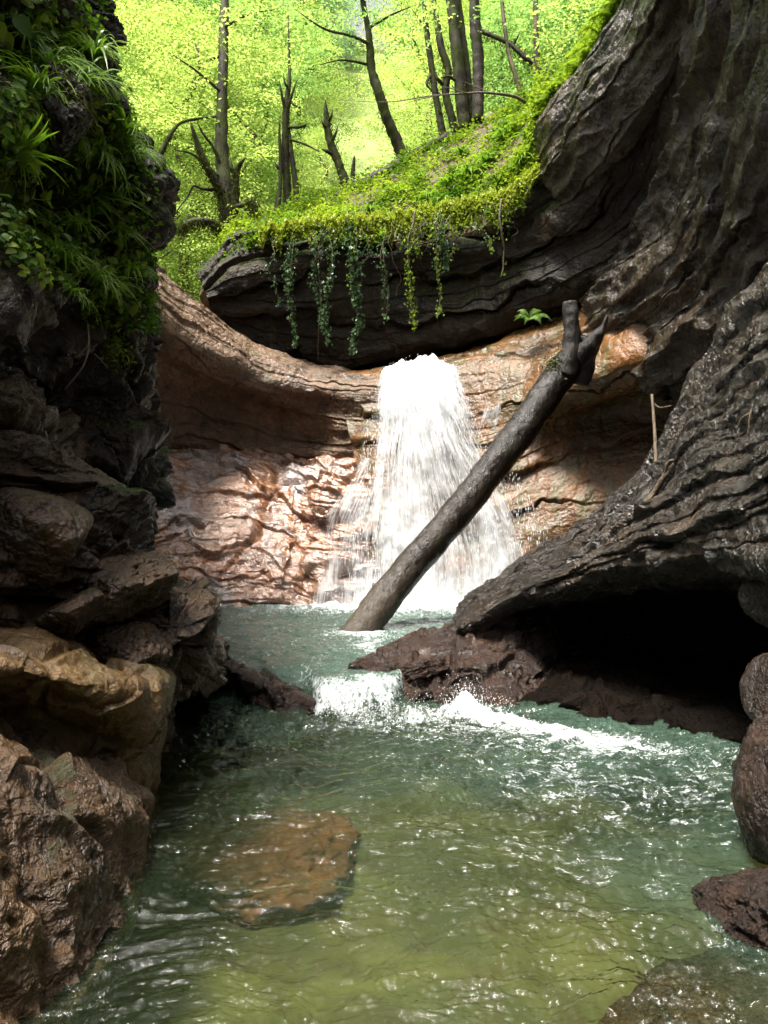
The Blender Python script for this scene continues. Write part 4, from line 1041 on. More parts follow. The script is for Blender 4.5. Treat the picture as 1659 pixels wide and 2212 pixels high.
# ------------------------------------------------------------------ green bank over the cliff, far hillside
M['soil'] = flat_mat('leaf_litter_soil', (.07, .05, .02), .9, 5, .5)
M['hill'] = flat_mat('mossy_hillside', (.20, .26, .07), .9, .8, .5)
rows = [[(430, 640, 13.3), (530, 545, 13.0), (690, 530, 13.0), (840, 525, 12.9), (975, 505, 12.6), (1095, 470, 12.1), (1158, 400, 11.9), (1180, 300, 11.8), (1248, 200, 11.2), (1325, 95, 10.5), (1392, -40, 9.6)],
        [(445, 590, 13.5), (525, 510, 13.5), (680, 478, 13.6), (838, 455, 13.6), (970, 420, 13.3), (1090, 372, 12.8), (1150, 305, 12.3), (1172, 262, 12.0), (1238, 180, 11.5), (1308, 82, 10.8), (1372, -40, 9.9)],
        [(460, 560, 14.2), (522, 495, 14.3), (655, 462, 14.6), (830, 405, 14.9), (965, 350, 14.7), (1085, 290, 14.2), (1155, 240, 13.6), (1185, 215, 13.2), (1245, 155, 12.6), (1306, 72, 11.8), (1368, -55, 10.8)],
        [(470, 545, 15.2), (525, 490, 15.4), (640, 458, 16.0), (800, 390, 17.0), (955, 305, 17.0), (1080, 245, 16.4), (1165, 205, 15.6), (1230, 165, 15.0), (1270, 120, 14.2), (1315, 55, 13.2), (1372, -70, 12.0)],
        [(440, 640, 17), (525, 575, 18.0), (640, 520, 20), (800, 410, 21.5), (955, 300, 22), (1080, 235, 21.5), (1165, 190, 20), (1230, 150, 19), (1290, 95, 18), (1340, 20, 17), (1400, -90, 16)]]
rock_sheet('bank', 'bank', rows, 160, 300, D((.6, .10), (2, .05), (6, .02), seed=131), M['soil'], (.3, 2, -1.5), None, None, kind='structure')
rows = [[(u, v, d) for u in range(-900, 2700, 300)] for v, d in ((760, 17), (690, 20), (520, 26), (330, 36), (170, 48))]
rows.append([(u, -260 + 480 * math.exp(-((u - 790) / 210) ** 2), 64) for u in range(-900, 2700, 300)])
rock_sheet('hill', 'hillside', rows, 90, 160, D((.08, 1.0), (.3, .4), (1, .12), seed=141), M['hill'], (0, 20, -10), None, None, kind='structure')

# ------------------------------------------------------------------ leaves
M['leaf_sun'] = leaf_mat('young_beech_leaves', (.10, .17, .022), (.39, .455, .118), .62, .55, (1.58, 1.65, 1.5))
M['leaf_mid'] = leaf_mat('green_leaves', (.06, .13, .022), (.27, .38, .12), .62, .55, (1.5, 1.65, 1.4))
M['leaf_far'] = leaf_mat('haze_pale_leaves', (.22, .36, .22), (.42, .52, .34), .5, .6, (1.5, 1.5, 1.4))  # bluish pale greens put distance haze into the leaf colour
M['leaf_bank'] = leaf_mat('bank_leaves', (.05, .11, .012), (.24, .31, .035), .45, .45, (1.5, 1.6, .8))
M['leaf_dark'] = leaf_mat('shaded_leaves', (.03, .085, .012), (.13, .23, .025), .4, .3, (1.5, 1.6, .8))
M['leaf_ivy'] = leaf_mat('ivy_leaves', (.03, .075, .03), (.10, .16, .07), .3, .3, (1.3, 1.4, 1.0))
M['grass'] = leaf_mat('long_grass', (.06, .14, .016), (.20, .32, .035), .4, .28, (1.5, 1.6, .8))
M['bark'] = bark_mat('grey_brown_bark', (.014, .010, .007), (.042, .030, .02), (.035, .045, .006), .50, .60, .8, 3)
M['barkm'] = bark_mat('mossy_bark', (.012, .009, .006), (.03, .023, .012), (.05, .06, .007), .42, .52, .9, 3)
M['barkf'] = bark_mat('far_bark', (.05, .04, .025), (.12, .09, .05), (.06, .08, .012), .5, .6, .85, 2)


def spray_leaves(C, R, per, size, rng, acc, flat=.9, thick=.12):
    for c, r in zip(C, R):
        k = max(4, int(per * (r / .8) ** 2 * rng.uniform(.7, 1.3)))
        a = rng.uniform(0, 6.283, k); q_ = np.sqrt(rng.uniform(0, 1, k)) * r
        p = np.stack([np.cos(a) * q_, np.sin(a) * q_, rng.normal(size=k) * thick * r - .18 * q_ ** 2 / r], -1)
        ax = rng.normal(size=2) * .28
        p[:, 2] += p[:, 0] * ax[0] + p[:, 1] * ax[1]
        V, q, t = leaf_quads(np.asarray(c) + p, size, rng, flat, .62)
        acc.add(V, q, None, np.clip(t * .3 + rng.uniform(-.05, .72), 0, 1))


def crown_mesh(seed, h, rad, n, per, size, mat):
    rng = np.random.default_rng(seed)
    acc = Acc()
    z = rng.uniform(.16, 1, n)
    prof = np.sin(np.clip((z - .08) / .92, 0, 1) ** .8 * math.pi) ** .6 * (.85 + .3 * rng.uniform(size=n))
    a = rng.uniform(0, 6.283, n); q_ = rng.uniform(.15, 1, n) ** .6 * rad * prof
    C = np.stack([np.cos(a) * q_, np.sin(a) * q_, z * h], -1)
    C += .6 * gnoise(C * .5 + seed, seed)[:, None]
    spray_leaves(C, rng.uniform(.45, 1.15, n), per, size, rng, acc)
    return acc.mesh('crown', mat, smooth=False)


def trunk_mesh(seed, h, r, mat):
    rng = np.random.default_rng(seed)
    acc = Acc()
    pts = [(rng.normal() * .12 * k, rng.normal() * .12 * k, h * k / 5) for k in range(6)]
    acc.add(*tube(pts, [r * 1.3, r, r * .85, r * .65, r * .4, r * .1], 30, 8, .1, seed))
    for k in range(9):
        z = rng.uniform(.25, .85); i = z * 5; b = np.array(pts[int(i)]) * (1 - i % 1) + np.array(pts[int(i) + 1]) * (i % 1)
        a = rng.uniform(0, 6.28); L = rng.uniform(1.2, 2.6) * (1.1 - z)
        d = np.array([math.cos(a), math.sin(a), .5])
        acc.add(*tube([b, b + d * L * .5, b + d * L + np.array([0, 0, .2])], [r * .3, r * .2, r * .04], 10, 6, .1, seed + k))
    return acc.mesh('trunk', mat)


CROWNS = {}
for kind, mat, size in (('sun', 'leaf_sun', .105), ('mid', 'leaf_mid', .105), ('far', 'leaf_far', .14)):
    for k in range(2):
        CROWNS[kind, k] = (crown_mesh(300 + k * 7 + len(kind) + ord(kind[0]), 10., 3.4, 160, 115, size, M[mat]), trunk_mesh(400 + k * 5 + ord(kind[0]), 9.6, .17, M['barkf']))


def wood_tree(kind, k, loc, s, rz, label, group, name='broadleaf_tree'):
    t = empty(name, loc, label, 'tree', group)
    t.scale = (s, s, s); t.rotation_euler = (0, 0, rz)
    cm, tm = CROWNS[kind, k]
    for nm, me in (('trunk', tm), ('crown', cm)):
        o = bpy.data.objects.new(nm, me); COL.objects.link(o); o.parent = t
    return t


rng = np.random.default_rng(23)


def hill_z(x, y):
    P, _ = SHEETS['hill']
    d = (P[..., 0] - x) ** 2 + (P[..., 1] - y) ** 2
    return float(P[np.unravel_index(np.argmin(d), d.shape)][2])


LAB = {'sun': 'yellow green broadleaf tree among many alike on the slope beyond the green bank',
       'mid': 'fresh green broadleaf tree among many alike on the slope beyond the green bank',
       'far': 'pale bluish green tree among many alike far up the hillside'}
for u, d, kind, s in ((330, 19.5, 'sun', .62), (395, 22, 'sun', .8), (250, 21, 'sun', .85), (440, 25, 'mid', .9), (350, 27, 'sun', 1.0), (530, 24, 'sun', .72), (560, 29, 'mid', .85), (640, 31, 'sun', .75),
                      (180, 25, 'mid', 1.0), (480, 33, 'sun', 1.15), (290, 33, 'sun', 1.2), (380, 39, 'mid', 1.3), (230, 42, 'sun', 1.4), (130, 34, 'sun', 1.2), (560, 41, 'sun', 1.2),
                      (1010, 27, 'sun', .85), (1090, 24, 'mid', .8), (930, 31, 'sun', .85), (1180, 24, 'mid', .85), (1260, 23, 'mid', .9), (1340, 26, 'mid', 1.1), (1120, 32, 'sun', 1.05), (1240, 33, 'mid', 1.2),
                      (1380, 34, 'mid', 1.2), (1020, 38, 'sun', 1.05), (910, 40, 'sun', .85), (1190, 42, 'sun', 1.3), (1330, 42, 'mid', 1.3), (690, 27, 'sun', .36),
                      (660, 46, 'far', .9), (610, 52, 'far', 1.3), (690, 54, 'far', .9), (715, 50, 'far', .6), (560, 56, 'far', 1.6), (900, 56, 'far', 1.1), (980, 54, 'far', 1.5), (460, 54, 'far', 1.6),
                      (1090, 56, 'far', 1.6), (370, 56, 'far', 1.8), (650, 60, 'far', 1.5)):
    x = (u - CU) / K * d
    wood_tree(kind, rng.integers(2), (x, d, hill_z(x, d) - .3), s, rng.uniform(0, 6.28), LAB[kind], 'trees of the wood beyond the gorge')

# low leafy growth all over the visible hillside, and the mat of leaves on the bank
P, N = SHEETS['hill']
uv = proj(P)
ok = (uv[..., 0] > 150) & (uv[..., 0] < 1500) & (P[..., 1] < 45)
F = P[ok]
n = 40000
wts = 1 / F[:, 1] ** 2; wts /= wts.sum()
c = F[rng.choice(len(F), n, p=wts)] + rng.normal(size=(n, 3)) * np.array([.35, .35, .25]) + np.array([0, 0, .35])
v_, q_, t_ = leaf_quads(c, .13, rng, .6)
acc = Acc(); acc.add(v_, q_, None, t_)
tag(acc.build('undergrowth', M['leaf_sun'], smooth=False), 'bright low undergrowth carpeting the slope beyond the gorge', 'undergrowth', kind='stuff')

P, N = SHEETS['bank']
F = P[:118].reshape(-1, 3); NN = N[:118].reshape(-1, 3)
uv = proj(F)
n = 46000
dens = np.clip(.30 + 1.5 * fbm(F * 1.5, 4, 171), .015, 2) * np.clip((uv[:, 0] - 430) / 200, .45, 1)
ii = rng.choice(len(F), n, p=dens / dens.sum())
hump = np.clip(.6 + 1.2 * fbm(F[ii] * 1.6, 3, 172), .1, 2)
c = F[ii] + rng.normal(size=(n, 3)) * .04 + np.array([0, 0, 1]) * (np.abs(rng.normal(size=n)) * .17 * hump ** 1.5)[:, None] + np.array([0, -.06, 0])
v_, q_, t_ = leaf_quads(c, .072, rng, .45, .7)
acc = Acc(); acc.add(v_, q_, None, np.clip(t_ * .5 + np.repeat(.25 + 1.1 * fbm(F[ii] * 1.3, 4, 173), 4), 0, 1))
tag(acc.build('ground_cover', M['leaf_bank'], smooth=False), 'dense mat of small bright leaves covering the bank above the dark overhang', 'ground cover', kind='stuff')
# the fringe of ivy and roots that hangs over the brow
n = 11500
u = rng.uniform(560, 1165, n)
ct = np.interp(u, [540, 700, 840, 975, 1095, 1165], [512, 490, 478, 455, 425, 375])
ln = np.clip(34 + 110 * fbm(np.stack([u / 28, u * 0, u * 0], -1), 3, 181) + 30 * fbm(np.stack([u / 7, u * 0 + 4, u * 0], -1), 2, 182), 8, 150) * np.interp(u, [560, 650, 850, 1100, 1165], [.5, .8, 1.1, 1.2, .6])
v = ct + rng.uniform(0, 1, n) ** 1.5 * ln - 14 + 16 * fbm(np.stack([u / 18, u * 0, u * 0 + 3], -1), 3, 183) + rng.normal(size=n) * 5
d = np.interp(u, [540, 840, 975, 1095, 1165], [12.95, 12.75, 12.45, 11.95, 11.7]) - rng.uniform(.0, .22, n)
c = np.stack([(u - CU) / K * d, d, EYE - (v - CV) / K * d], -1)
o_ = np.zeros((n, 3)); o_[:, 2] = -1; o_[:, 1] = -.6
v_, q_, t_ = leaf_quads(c, .066, rng, -.1, .75, out=o_)
acc = Acc(); acc.add(v_, q_, None, np.clip(.5 * t_ + np.repeat(.75 - (v - ct) / 60 + .5 * fbm(np.stack([u / 25, v / 25, u * 0], -1), 3, 184), 4), 0, 1))
M['leaf_fringe'] = leaf_mat('brow_leaves', (.035, .065, .02), (.28, .34, .035), .4, .4)
tag(acc.build('ivy_fringe', M['leaf_fringe'], smooth=False), 'ragged fringe of ivy leaves spilling over the brow of the dark overhang', 'ivy', kind='stuff')

# ------------------------------------------------------------------ the trees one can tell apart
def traced_tree(name, label, base, limbs, mat, sprays=(), leafmat='leaf_sun', moss=(), cat='tree', size=.085):
    """limbs: (kind, [(u, v, d) ...], [radii]); the first is the trunk"""
    t = empty(name, at(*base), label, cat)
    for k, (kind, pts, r) in enumerate(limbs):
        acc = Acc(); acc.add(*tube([at(*p) for p in pts], r, 14 + 6 * len(pts), 9 if kind == 'trunk' else 7, .14, 500 + k * 3 + int(base[0])))
        acc.build(kind, M[mat], parent=t)
    if sprays:
        rng = np.random.default_rng(int(base[0]))
        acc = Acc()
        for (u, v, d, r, cnt) in sprays:
            C = np.array(at(u, v, d)) + rng.normal(size=(cnt, 3)) * np.array([r * .55, r * .5, r * .28])
            spray_leaves(C, rng.uniform(.16, .42, cnt) , 110, size, rng, acc)
        acc.build('crown', M[leafmat], parent=t, smooth=False)
    if moss:
        rng = np.random.default_rng(int(base[0]) + 1)
        acc = Acc()
        for (pts, r, cnt) in moss:
            L = spline([at(*p) for p in pts], 60)
            c = L[rng.integers(0, 60, cnt)] + rng.normal(size=(cnt, 3)) * r
            c[:, 2] -= np.abs(rng.normal(size=cnt)) * r * 1.3
            o_ = np.zeros((cnt, 3)); o_[:, 2] = -1
            v_, q_, t_ = leaf_quads(c, .055, rng, -.2, .35, out=o_, droop=.8)
            acc.add(v_, q_, None, t_ * .6)
        o = acc.build('moss', M['leaf_moss'], parent=t, smooth=False); o['kind'] = 'stuff'
    return t


M['leaf_moss'] = leaf_mat('hanging_moss', (.03, .042, .006), (.10, .115, .012), .35, .8, (1.3, 1.3, .8))
traced_tree('tall_tree', 'tall straight trunk rising out of a mossy tangle on the left end of the overhang', (492, 520, 14.3),
            [('trunk', [(498, 530, 14.3), (488, 420, 14.3), (479, 330, 14.4), (481, 180, 14.6), (485, 0, 15), (486, -160, 15.4), (488, -420, 16)], [.17, .14, .125, .10, .085, .075, .03]),
             ('branch', [(480, 420, 14.2), (452, 370, 14.0), (430, 320, 13.9), (416, 278, 13.8), (412, 262, 13.8)], [.085, .07, .055, .03, .008]),
             ('branch', [(500, 490, 14.2), (508, 430, 14.2), (511, 372, 14.2), (522, 350, 14.1), (530, 340, 14.1)], [.09, .075, .06, .04, .01]),
             ('branch', [(510, 385, 14.2), (500, 362, 14.1), (498, 340, 14.1)], [.05, .035, .01]),
             ('branch', [(478, 500, 14.1), (460, 482, 13.9), (425, 478, 13.7), (398, 486, 13.6), (386, 500, 13.6)], [.07, .075, .06, .05, .02]),
             ('branch', [(465, 410, 14.1), (438, 408, 14), (418, 402, 13.9), (405, 425, 13.9), (380, 460, 13.8), (352, 520, 13.8)], [.03, .025, .022, .016, .012, .004]),
             ('branch', [(505, 450, 14.1), (530, 440, 13.9), (546, 436, 13.9), (552, 455, 13.9)], [.05, .045, .04, .012]),
             ('branch', [(470, 380, 14.2), (440, 350, 14.1), (410, 330, 14), (380, 325, 13.9)], [.035, .028, .02, .008]),
             ('branch', [(478, 360, 14.3), (462, 320, 14.2), (440, 290, 14.1), (425, 262, 14.0)], [.045, .03, .02, .006]),
             ('branch', [(480, 250, 14.5), (400, 262, 14.2), (372, 285, 14.0), (350, 325, 13.9), (345, 345, 13.9)], [.02, .025, .035, .05, .025]),
             ('branch', [(481, 120, 14.7), (455, 128, 14.6), (440, 135, 14.6)], [.03, .022, .006]),
             ('branch', [(482, 60, 14.8), (540, 30, 14.6), (600, 20, 14.4)], [.03, .02, .006]),
             ('branch', [(480, 200, 14.5), (420, 150, 14.3), (360, 110, 14.1)], [.03, .02, .006]),
             ('root', [(498, 500, 14.2), (530, 495, 14.0), (560, 492, 13.9), (590, 480, 13.9)], [.07, .05, .04, .02])],
            'barkm', [(400, 120, 14.3, 1.1, 26), (560, 90, 14.6, 1.0, 22), (440, 40, 14.6, 1.0, 20), (340, 180, 14.0, .8, 16), (400, 230, 14, .6, 10), (560, 200, 15, .7, 9), (320, 60, 14, .9, 18), (520, 10, 14, .9, 18), (600, 60, 14.3, .6, 9), (280, 240, 13.5, .5, 9)], 'leaf_sun',
            [([(480, 505, 14.1), (460, 480, 13.9), (425, 478, 13.7), (398, 486, 13.6), (386, 500, 13.6)], .05, 1500), ([(498, 530, 14.2), (490, 460, 14.2), (482, 400, 14.2)], .10, 1700),
             ([(505, 500, 14.1), (511, 372, 14.1)], .055, 700), ([(530, 440, 13.9), (546, 436, 13.9), (552, 462, 13.9)], .055, 700), ([(480, 420, 14.2), (452, 370, 14.0), (430, 320, 13.9)], .05, 800), ([(372, 285, 14.0), (350, 325, 13.9)], .03, 150)])
traced_tree('dead_tree', 'thin twin stemmed snag with spiky broken tops, right of the tall straight tree', (630, 455, 15.2),
            [('trunk', [(622, 455, 15.2), (619, 380, 15.2), (616, 300, 15.2), (620, 215, 15.2), (625, 165, 15.2), (623, 60, 15.3), (622, 10, 15.3)], [.085, .075, .07, .065, .035, .012, .004]),
             ('branch', [(645, 450, 15.2), (636, 380, 15.2), (628, 320, 15.2), (622, 270, 15.2)], [.07, .055, .05, .03]),
             ('branch', [(598, 470, 15.0), (606, 380, 15.1), (604, 300, 15.1), (603, 260, 15.1)], [.04, .04, .03, .008]),
             ('branch', [(618, 250, 15.2), (608, 200, 15.1), (603, 172, 15.1)], [.04, .025, .006]), ('branch', [(620, 240, 15.2), (632, 200, 15.1), (642, 172, 15.1)], [.04, .025, .006]),
             ('branch', [(620, 275, 15.2), (648, 274, 15), (660, 270, 15), (655, 280, 15)], [.03, .03, .02, .006]), ('branch', [(622, 300, 15.2), (660, 312, 15), (690, 328, 14.9)], [.025, .022, .008]),
             ('branch', [(616, 370, 15.2), (600, 362, 15.1), (594, 350, 15.1)], [.035, .03, .008]), ('branch', [(625, 215, 15.2), (634, 226, 15.1), (644, 230, 15.1)], [.03, .02, .006]),
             ('branch', [(624, 190, 15.2), (616, 180, 15.1), (612, 160, 15.1)], [.03, .02, .004]), ('branch', [(592, 480, 15.0), (596, 440, 15.1), (597, 425, 15.1)], [.03, .028, .01])], 'barkm', moss=[([(620, 440, 15.2), (618, 220, 15.2)], .045, 700)])
traced_tree('dead_tree', 'crooked mossy snag with stubby twigs, between the twin snag and the leaning tree', (752, 412, 16),
            [('trunk', [(752, 414, 16), (738, 372, 16), (725, 335, 16), (712, 305, 16), (707, 270, 16), (704, 236, 16), (703, 215, 16)], [.10, .09, .085, .08, .07, .04, .008]),
             ('branch', [(712, 310, 16), (724, 290, 15.9), (730, 270, 15.9)], [.045, .03, .006]), ('branch', [(722, 335, 16), (705, 326, 15.9), (694, 322, 15.9)], [.05, .035, .008]),
             ('branch', [(708, 280, 16), (698, 268, 15.9), (694, 256, 15.9)], [.035, .025, .006]), ('branch', [(707, 265, 16), (716, 250, 15.9), (718, 236, 15.9)], [.035, .025, .006])], 'barkm', moss=[([(745, 400, 16), (705, 245, 16)], .05, 600)])
traced_tree('dead_stump', 'short dark pointed stump standing behind the fallen log on the bank', (765, 398, 16.2), [('trunk', [(764, 402, 16.2), (762, 375, 16.2), (765, 345, 16.2), (766, 336, 16.2)], [.04, .05, .03, .006])], 'barkm', cat='stump')
traced_tree('leaning_tree', 'slender mossy tree leaning left above the middle of the bank, leafy at the top', (872, 348, 16.2),
            [('trunk', [(874, 352, 16.2), (862, 315, 16.2), (838, 262, 16.1), (818, 200, 16), (803, 150, 16), (796, 70, 15.9), (784, 5, 15.8), (770, -120, 15.7), (760, -320, 15.6)], [.14, .12, .11, .10, .09, .065, .055, .05, .02]),
             ('branch', [(798, 95, 15.9), (760, 78, 15.8), (700, 62, 15.6), (640, 22, 15.4)], [.04, .03, .022, .006]), ('branch', [(786, 8, 15.8), (770, -20, 15.7), (740, -60, 15.6)], [.04, .03, .01]),
             ('branch', [(800, 140, 16), (740, 130, 15.8), (690, 140, 15.7)], [.03, .02, .006]), ('branch', [(797, 60, 15.9), (850, 30, 15.7), (900, 10, 15.6)], [.03, .02, .006])],
            'barkm', [(700, 90, 15.7, .8, 14), (640, 30, 15.5, .8, 14), (740, 20, 15.7, .7, 8), (880, 100, 15.8, .6, 9), (690, 160, 15.7, .6, 8), (560, 60, 15.3, .7, 8), (720, -10, 15.4, .8, 14), (900, 10, 15.5, .7, 12), (850, 60, 15.7, .5, 7)], 'leaf_mid', [([(870, 340, 16.2), (838, 262, 16.1), (803, 150, 16)], .05, 800)])
traced_tree('crooked_tree', 'thin crooked mossy tree, leftmost of the clump on the bank', (958, 295, 16.8),
            [('trunk', [(958, 296, 16.8), (950, 255, 16.8), (940, 200, 16.8), (932, 140, 16.8), (920, 60, 16.8), (916, 0, 16.8), (910, -150, 16.8)], [.085, .075, .07, .07, .06, .05, .03]),
             ('branch', [(932, 160, 16.8), (922, 180, 16.7), (935, 200, 16.7)], [.04, .035, .01]), ('branch', [(925, 80, 16.8), (905, 40, 16.7), (890, 20, 16.7)], [.03, .02, .006])], 'barkm', [(905, 60, 16.6, .6, 8)], 'leaf_sun', [([(955, 280, 16.8), (930, 120, 16.8)], .05, 600)])
traced_tree('crooked_tree', 'wavy dark stem twisting just right of the leftmost tree of the clump', (985, 285, 16.6),
            [('trunk', [(986, 288, 16.6), (972, 240, 16.6), (962, 195, 16.6), (968, 150, 16.6), (952, 100, 16.6), (945, 50, 16.6), (938, 10, 16.6), (930, -120, 16.6)], [.09, .085, .08, .075, .08, .065, .05, .03]),
             ('branch', [(960, 185, 16.6), (945, 170, 16.5), (942, 155, 16.5)], [.045, .035, .01])], 'barkm', moss=[([(980, 270, 16.6), (962, 195, 16.6), (955, 110, 16.6)], .05, 600)])
traced_tree('mossy_tree', 'thick mossy trunk in the middle of the clump on the bank', (1002, 275, 16.4),
            [('trunk', [(1004, 282, 16.4), (996, 210, 16.4), (988, 130, 16.4), (978, 40, 16.4), (972, -30, 16.4), (960, -300, 16.4)], [.14, .125, .12, .11, .10, .05]), ('branch', [(992, 180, 16.4), (970, 165, 16.3), (955, 168, 16.3)], [.04, .03, .01])],
            'barkm', [(960, 30, 16.2, .7, 9)], 'leaf_sun', [([(1003, 275, 16.4), (985, 110, 16.4)], .07, 900)])
traced_tree('mossy_tree', 'second mossy trunk close beside the thick one, a little thinner', (1022, 268, 16.7), [('trunk', [(1022, 270, 16.7), (1014, 200, 16.7), (1005, 120, 16.7), (995, 40, 16.7), (985, -60, 16.7), (980, -300, 16.7)], [.09, .08, .075, .07, .06, .03])], 'barkm', moss=[([(1020, 262, 16.7), (1003, 110, 16.7)], .05, 500)])
traced_tree('dark_tree', 'straight dark bare trunk, rightmost and darkest of the clump on the bank', (1032, 255, 16),
            [('trunk', [(1032, 262, 16), (1033, 190, 16), (1032, 120, 16), (1027, 60, 16), (1025, 0, 16), (1022, -300, 16)], [.125, .115, .115, .12, .11, .07]), ('branch', [(1043, 68, 16), (1075, 82, 15.8), (1105, 98, 15.7), (1135, 125, 15.6), (1150, 138, 15.6)], [.05, .045, .045, .05, .03]),
             ('branch', [(1108, 100, 15.7), (1118, 80, 15.6), (1122, 70, 15.6)], [.025, .015, .004])], 'bark', [(1080, 20, 15.8, .8, 14), (1130, 60, 15.6, .6, 8)], 'leaf_mid', [([(1040, 70, 16), (1105, 98, 15.7), (1150, 138, 15.6)], .05, 500)])
traced_tree('thin_tree', 'thin reddish brown stem right of the dark trunk', (1125, 205, 15.6), [('trunk', [(1128, 215, 15.6), (1112, 160, 15.6), (1098, 110, 15.7), (1088, 40, 15.8), (1083, -40, 15.9), (1078, -250, 16)], [.05, .045, .042, .04, .038, .015])], 'barkf', [(1100, 40, 15.6, .6, 8)], 'leaf_mid')
traced_tree('thin_tree', 'pale thin straight trunk half hidden by leaves at the right end of the bank', (1160, 195, 15.8), [('trunk', [(1160, 205, 15.8), (1159, 120, 15.8), (1157, 40, 15.8), (1156, -60, 15.8), (1156, -250, 15.8)], [.065, .06, .055, .05, .02]),
            ('branch', [(1159, 150, 15.8), (1180, 150, 15.7), (1200, 165, 15.6)], [.035, .03, .01])], 'barkf', [(1200, 40, 15, .8, 16), (1250, 90, 14.6, .6, 12), (1300, 10, 14, .7, 14), (1180, 110, 15.4, .5, 8)], 'leaf_sun')
stick('fallen_branch', [([(1135, 222, 12.3), (1110, 208, 12.2), (1050, 200, 12.1), (1000, 202, 12.0), (930, 207, 11.9), (840, 220, 11.8), (720, 216, 11.7)], (.028, .024, .018, .014, .010, .007, .002)),
                        ([(1010, 202, 12.0), (970, 190, 11.9), (930, 182, 11.8)], (.009, .006, .002)), ([(1060, 201, 12.1), (1010, 180, 12.1), (985, 170, 12.0)], (.009, .006, .002)), ([(960, 204, 11.95), (900, 216, 11.8), (860, 232, 11.7)], (.008, .005, .002))],
      M['twig'], 'long bare grey branch reaching out level in front of the clump of trees')
stick('fallen_log', [([(690, 445, 15.4), (760, 408, 15.7), (830, 372, 16), (900, 332, 16.2), (970, 295, 16.4)], (.07, .10, .11, .11, .10))], M['bark'], 'dark fallen log lying along the crest of the bank under the leaning tree', 'log')

# ------------------------------------------------------------------ plants on the left cliff
def tuft_mesh(seed, n=46, L=.5, w=.011, up=.75):
    """long arching grass blades from one root"""
    rng = np.random.default_rng(seed)
    acc = Acc()
    for k in range(n):
        a = rng.uniform(0, 6.283); l = L * rng.uniform(.55, 1.15); s = rng.uniform(.25, 1.0)
        t = np.linspace(0, 1, 8)
        out = s * l * (t ** 1.3); z = l * up * (t * 1.25 - (.55 + .75 * s) * t ** 2.2)
        d = np.array([math.cos(a), math.sin(a), 0]); sd = np.array([-d[1], d[0], 0])
        c = d * out[:, None] + np.stack([0 * t, 0 * t, z], -1) + np.array([rng.normal() * .02, rng.normal() * .02, 0]) + sd * (rng.normal() * .1 * l * t ** 2)[:, None]
        ww = w * (1 - t ** 2.5)[:, None] * rng.uniform(.7, 1.3) + .0008
        V = np.stack([c - sd * ww, c + sd * ww + np.array([0, 0, .003])], 1).reshape(-1, 3)
        i = np.arange(7) * 2
        acc.add(V, np.stack([i, i + 1, i + 3, i + 2], -1), None, np.clip(rng.uniform(0, .7) + np.repeat(t, 2) * .3, 0, 1))
    return acc.mesh('blades', M['grass'], True)


def herb_mesh(seed, n=12, R=.16, size=.085, mat='leaf_dark', lobes=False):
    """a leafy plant: thin stalks that carry broad pointed leaves"""
    rng = np.random.default_rng(seed)
    st, lf = Acc(), Acc()
    for k in range(n):
        a = rng.uniform(0, 6.283); r = R * rng.uniform(.3, 1); h = R * rng.uniform(.4, 1.3)
        e_ = np.array([math.cos(a) * r, math.sin(a) * r, h])
        st.add(*tube([(0, 0, 0), e_ * np.array([.4, .4, .7]), e_], [.004, .003, .0015], 8, 5, 0))
        d = np.array([[math.cos(a), math.sin(a), -.35]])
        m_ = 3 if lobes else 1
        for j in range(m_):
            o_ = d.copy(); an = (j - (m_ - 1) / 2) * .9
            o_[0, :2] = [math.cos(a + an), math.sin(a + an)]
            o_ /= np.linalg.norm(o_); L = size * rng.uniform(.75, 1.3)
            sd = np.cross(o_[0], [0, 0, 1]); sd /= np.linalg.norm(sd); nn = np.cross(sd, o_[0])
            pr = [(0, 0), (.25, .30), (.5, .36), (.78, .22), (1, 0)]
            V, q = [], []
            for x_, y_ in pr:
                dz = -.25 * x_ ** 2 * L
                for s_ in (-1, 0, 1): V.append(e_ + o_[0] * x_ * L + sd * s_ * y_ * L * (.75 if lobes else 1) + nn * (abs(s_) * y_ * .35 * L + dz))
            for x_ in range(4):
                b = x_ * 3
                q += [(b, b + 1, b + 4, b + 3), (b + 1, b + 2, b + 5, b + 4)]
            lf.add(V, q, None, rng.uniform(0, 1))
    return st.mesh('stalks', M['moss'], True), lf.mesh('leaves', M[mat], True)


def fern_mesh(seed, n=11, L=.42, mat='leaf_bank'):
    rng = np.random.default_rng(seed)
    acc = Acc()
    for k in range(n):
        a = k / n * 6.283 + rng.normal() * .2; l = L * rng.uniform(.7, 1.15); s = rng.uniform(.5, .9)
        t = np.linspace(.05, 1, 20)
        d = np.array([math.cos(a), math.sin(a), 0]); sd = np.array([-d[1], d[0], 0])
        c = d * (s * l * t)[:, None] + np.array([0, 0, 1.]) * (l * (1.1 * t - .95 * t ** 2.1))[:, None]
        for j, tt in enumerate(t):
            w_ = l * .20 * math.sin(math.pi * min(1, tt * 1.02) ** .7) + .006
            for s_ in (-1, 1):
                tip = c[j] + sd * s_ * w_ + d * w_ * .35 - np.array([0, 0, w_ * .25]); h_ = d * l * .022
                acc.add([c[j] - h_, c[j] + h_, tip], None, [(0, 1, 2)], rng.uniform(0, 1))
        V = np.stack([c - sd * .004, c + sd * .004], 1).reshape(-1, 3); i = np.arange(19) * 2
        acc.add(V, np.stack([i, i + 1, i + 3, i + 2], -1), None, .3)
    return acc.mesh('fronds', M[mat], False)


